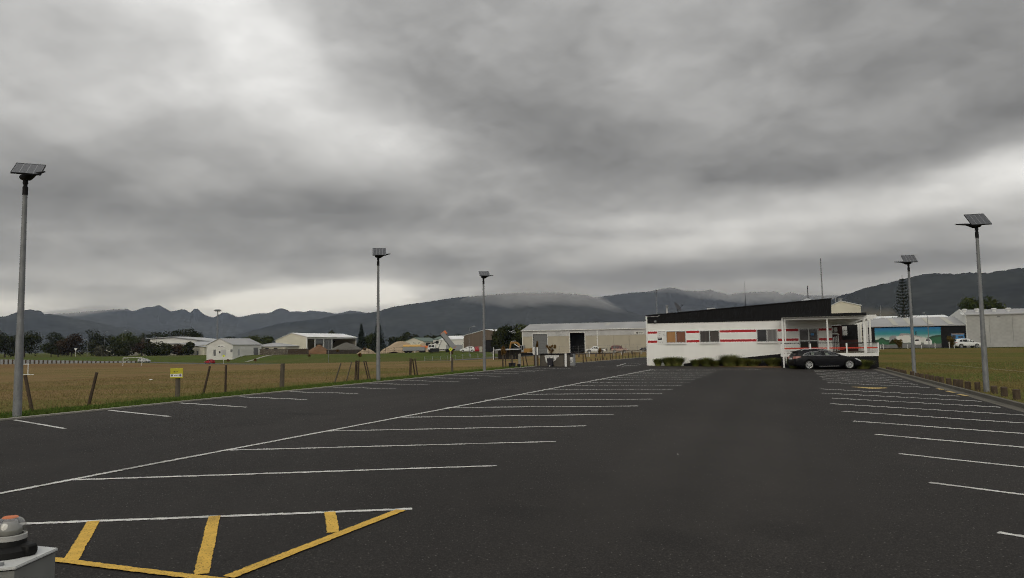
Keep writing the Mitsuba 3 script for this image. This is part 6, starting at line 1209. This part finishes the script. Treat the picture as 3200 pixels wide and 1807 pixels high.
def norfolk(label, x, y, h, w, seed):
    z = G(x, y); k = thing('norfolk_pine', label, 'tree'); r = np.random.default_rng(seed); part(k, 'trunk', tube((x, y, z - .3), (x, y, z + h), h * .014, .03, 8), 'bark'); b_, lf = [], []
    nz = 19
    for i in range(nz):
        t = i / nz; zz = z + h * (.16 + .82 * t); rad = w * 1.12 * (1 - t) ** .8 + .3; a0 = r.uniform(0, 6.28)
        for j in range(6):
            a = a0 + j * 1.047 + r.normal(0, .1); L = rad * r.uniform(.85, 1.1); tip = V((x + L * math.cos(a), y + L * math.sin(a), zz + .24 * L)); mid_ = V((x + L * .55 * math.cos(a), y + L * .55 * math.sin(a), zz + .02 * L))
            b_.append(tube((x, y, zz), mid_, .05, .035, 4)); b_.append(tube(mid_, tip, .035, .015, 4))
            for s in np.linspace(.25, 1, 6): c = V((x, y, zz)) * (1 - s) + tip * s - (0, 0, .12 * L * math.sin(math.pi * s)); lf.append((*c, .3, .3, .13))
    part(k, 'branches', cat(b_), 'bark'); part(k, 'needles', leaf_cloud(lf, 3400, .16, seed, .2, .3), 'leaf_pine')
norfolk('tall norfolk pine behind the mural building', 29.5, 204, 17.4, 2.5, 2)
# dense trees beside the warehouse
for i, (e, n, w, h, m_, lb) in enumerate([(-4.2, 207, 4.0, 6.6, 'leaf_dark', 'leftmost dense tree between the barn and the warehouse'), (-.6, 209, 4.2, 7.0, 'leaf_dark', 'middle dense tree between the barn and the warehouse'), (2.8, 210, 4.0, 7.1, 'leaf_green', 'dense tree touching the left end of the warehouse')]):
    te('tree', lb, e, n, w, h, m_, 70 + i, clear=.02, leaves=3600, leaf_=.32, group='dense trees beside the warehouse')
for i, (x, y, w, h, lb) in enumerate([(49.5, 232, 4.6, 12.4, 'left dark crown behind the pale block building'), (53.3, 233, 4.8, 13.0, 'middle dark crown behind the pale block building'), (56.6, 234, 4.2, 11.7, 'right dark crown behind the pale block building')]): tree('tree', lb, x, y, w, h, 'leaf_green', 80 + i, leaves=2600, leaf_=.36, group='trees behind the pale block building')
# distant tree belt at the foot of the hills
for i in range(22):
    rr = np.random.default_rng(300 + i); e = -70 + i * 9.5 + rr.normal(0, 2); n = 430 + rr.uniform(-20, 60)
    te('tree', f'{ORD[i]} low dark tree from the left in the distant tree belt', e, n, rr.uniform(7, 10), rr.uniform(7, 10.5), 'leaf_dark', 120 + i, leaves=900, leaf_=.7, group='distant tree belt below the hills', k=9)
# young trees tied to stakes
def sapling(label, x, y, h, w, m_='leaf_autumn', seed=0, cone=False, z=None):
    z = G(x, y) if z is None else z; k = thing('sapling', label, 'young tree', 'young autumn trees in the fields'); part(k, 'stem', tube((x, y, z - .1), (x, y, z + h * .7), .03, .015, 6), 'bark')
    lm = [(x + w * .3 * math.cos(a), y + w * .3 * math.sin(a), z + h * (.72 + .06 * (i % 3)), w * .4, w * .4, h * .16) for i, a in enumerate(np.linspace(0, 5.2, 6))]
    if cone: lm = [(x + w * t * .8 * math.cos(a), y + w * t * .8 * math.sin(a), z + h * (.62 + .3 * t), w * .22, w * .22, h * .09) for i, (t, a) in enumerate([(0, 0), (.3, 1), (.3, 4), (.7, 0), (.7, 2.1), (.7, 4.2), (.9, 1), (.9, 3.1), (.9, 5.2)])]
    part(k, 'leaves', leaf_cloud(lm, 320, .07 if y < 120 else .16, seed, .2), m_)
sapling('rusty sapling between two stakes right of the third lamp', -20.0, 54.3, 1.75, .32, seed=1); sapling('narrow rusty sapling between the white marker strips', -18.66, 58.7, 2.15, .14, seed=2); sapling('funnel shaped rusty sapling behind the graffiti block', -18.3, 61.6, 1.85, .55, seed=3, cone=True); sapling('rusty sapling in front of the parked pickup', -17.95, 78.6, 1.4, .35, seed=4)
for i, (x, y, h) in enumerate([(-119.8, 201.6, 2.2), (-127.7, 198.8, 1.9), (-135.9, 195.9, 1.6), (-151.5, 190.4, 1.7), (-159.4, 187.6, 1.7), (-92.5, 153.5, 2.4), (-75.6, 168.2, 2.3)]): sapling(('red sapling on the field edge below the sand heaps', 'reddest sapling at the street edge below the gravel heap', 'faint sapling left of the reddest one', 'sapling right of the path up the bank', 'sapling left of the path up the bank', 'sapling between the upright pair and the second lamp, at the far field edge', 'rusty sapling on the bank beside the street light')[i], x, y, h, .7, seed=20 + i)
for i, (x, y, w, h, lb) in enumerate([(20.5, 150, .8, 1.7, 'autumn bush in front of the mural'), (28.9, 150.3, .8, 2.1, 'autumn bush in front of the small blue sign')]): tree('shrub', lb, x, y, w, h, 'leaf_olive', 95 + i, clear=.05, leaves=600, leaf_=.13, cat_='shrub', k=9)

# litter
def litter(label, x, y, r, seed): v = trimesh.creation.icosphere(subdivisions=1, radius=r); v.vertices *= (1.6, 1, .5); v.vertices += .35 * r * (meshkit.noise(v.vertices * 40 + seed)[:, None] - .5); v.apply_translation((x, y, (lz(x) if abs(x) < 6 else G(x, y)) + r * .4)); single('litter', label, 'litter', v, 'sign_white')
litter('small white scrap lying on the open asphalt of the car park', -1.71, 13.37, .01, 1); litter('white scrap on the dry field left of the yellow sign', -37.5, 37.1, .08, 2)

# grass tufts: green verge and drier field near the lot
def tufts(n, xr, yr, h, seed, keep):
    r = np.random.default_rng(seed); x, y = r.uniform(*xr, n), r.uniform(*yr, n); x, y = (a[keep(x, y)] for a in (x, y)); n = len(x); z = ground(x, y); a = r.uniform(0, 6.28, n); hh = h * np.exp(r.normal(-.15, .5, n)) * (.6 + 1.0 * meshkit.noise(np.stack([x * 1.3, y * 1.3, 0 * x], -1), seed)); w = r.uniform(.006, .014, n)
    l = r.normal(0, .45, (n, 2)) * hh[:, None]; p = np.stack([x, y, z], 1); d = np.stack([np.cos(a) * w, np.sin(a) * w, 0 * a], 1)
    v = np.stack([p - d, p + d, p + np.column_stack([l, hh])], 1).reshape(-1, 3); return trimesh.Trimesh(v, np.arange(3 * n).reshape(-1, 3), process=False)
stuff('verge_grass', 'bright green grass blades along the left edging', tufts(90000, (-20.6, -18.82), (8, 58), .06, 1, lambda x, y: (x > -20.6) & (np.random.default_rng(5).uniform(0, 1, len(x)) < (30 / (y + 12)))), 'verge_blades')
stuff('field_grass', 'short dry grass of the left hand field near the car park', tufts(130000, (-46, -20.5), (8, 60), .06, 2, lambda x, y: np.random.default_rng(6).uniform(0, 1, len(x)) < 22 / (np.hypot(x, y))), 'dry_blades')
stuff('kerbside_grass', 'short olive grass of the right hand field beside the kerb', tufts(90000, (6.9, 26), (24, 75), .06, 3, lambda x, y: np.random.default_rng(8).uniform(0, 1, len(x)) < 30 / (np.hypot(x, y))), 'dry_blades')

# ------------------------------------------------------------------ air
scene['cloud_air'] = {'type': 'homogeneous', 'albedo': rgb((0.8, 0.8, 0.81)), 'sigma_t': rgb(0.0022)}
def hill_cloud(label, hill, b0, b1, off, half, seed):  # closed volumes shaped as the cloud that caps the hills
    dist = HILLS[hill][0] - 60; hb, he = V([q[0] for q in HILLS[hill][2]]), V([q[1] for q in HILLS[hill][2]]); kk = np.ones(15) / 15
    cz = np.convolve(np.pad(EYE[2] + HILLS[hill][0] * np.interp(np.linspace(b0, b1, 70), hb, he), 7, mode='edge'), kk, 'valid')[:, None]
    az = np.radians(np.linspace(b0, b1, 70)); ph = np.linspace(0, 2 * np.pi, 25)[:-1]; A, P = np.meshgrid(az, ph, indexing='ij'); t = np.linspace(0, 1, 70)[:, None]
    env = np.clip(np.sin(np.pi * t), 0, 1) ** .95; ns = meshkit.fbm(np.stack([np.degrees(A) * .55 + seed, np.cos(P) * 1.2, np.sin(P) * 1.2], -1), 4, seed)
    k = env * (.45 + 1.1 * ns); rad = dist + 420 * k * np.cos(P); zz = cz + off + half * k * np.sin(P) + 10 * (meshkit.fbm(np.stack([np.degrees(A) * .3, 0 * A, 0 * A + seed], -1), 2, 3) - .5)
    v = np.stack([rad * np.sin(A), rad * np.cos(A), zz], -1).reshape(-1, 3); i = np.arange(v.shape[0]).reshape(A.shape); i2 = np.roll(i, -1, 1)
    f = np.stack([i[:-1], i2[:-1], i2[1:], i[1:]], -1).reshape(-1, 4); f = np.vstack([f[:, :3], f[:, [0, 2, 3]]])
    c = len(v); v = np.vstack([v, v[:24].mean(0), v[-24:].mean(0)]); f = np.vstack([f] + [[[c, i[0, (j + 1) % 24], i[0, j]], [c + 1, i[-1, j], i[-1, (j + 1) % 24]]] for j in range(24)])
    m = trimesh.Trimesh(v, f, process=False)
    if m.volume < 0: m.invert()
    k = num('hill_cloud'); scene[k] = {**mikit.ply(m, None, smooth=False), 'bsdf': {'type': 'null'}, 'interior': {'type': 'ref', 'id': 'cloud_air'}, 'exterior': {'type': 'ref', 'id': 'haze_air'}}; labels[k] = {'label': label, 'category': 'hill_cloud', 'kind': 'stuff'}
hill_cloud('grey cloud wrapping the top of the broad middle hill', 'middle', -24, -10.5, -30, 92, 3)
hill_cloud('grey cloud over the peaks behind the clubhouse', 'centre_peaks', -9.5, 6.5, -14, 75, 5)
hill_cloud('grey cloud over the far left range', 'far_left', -53, -46.5, -6, 36, 8)
scene['haze'] = {'type': 'cube', 'to_world': T().translate([0, 3300, 330]).scale([9300, 6000, 340]), 'bsdf': {'type': 'null'}, 'interior': {'type': 'ref', 'id': 'haze_air'}}
labels['haze'] = {'label': 'thin grey haze between the car park and the hills', 'kind': 'stuff'}
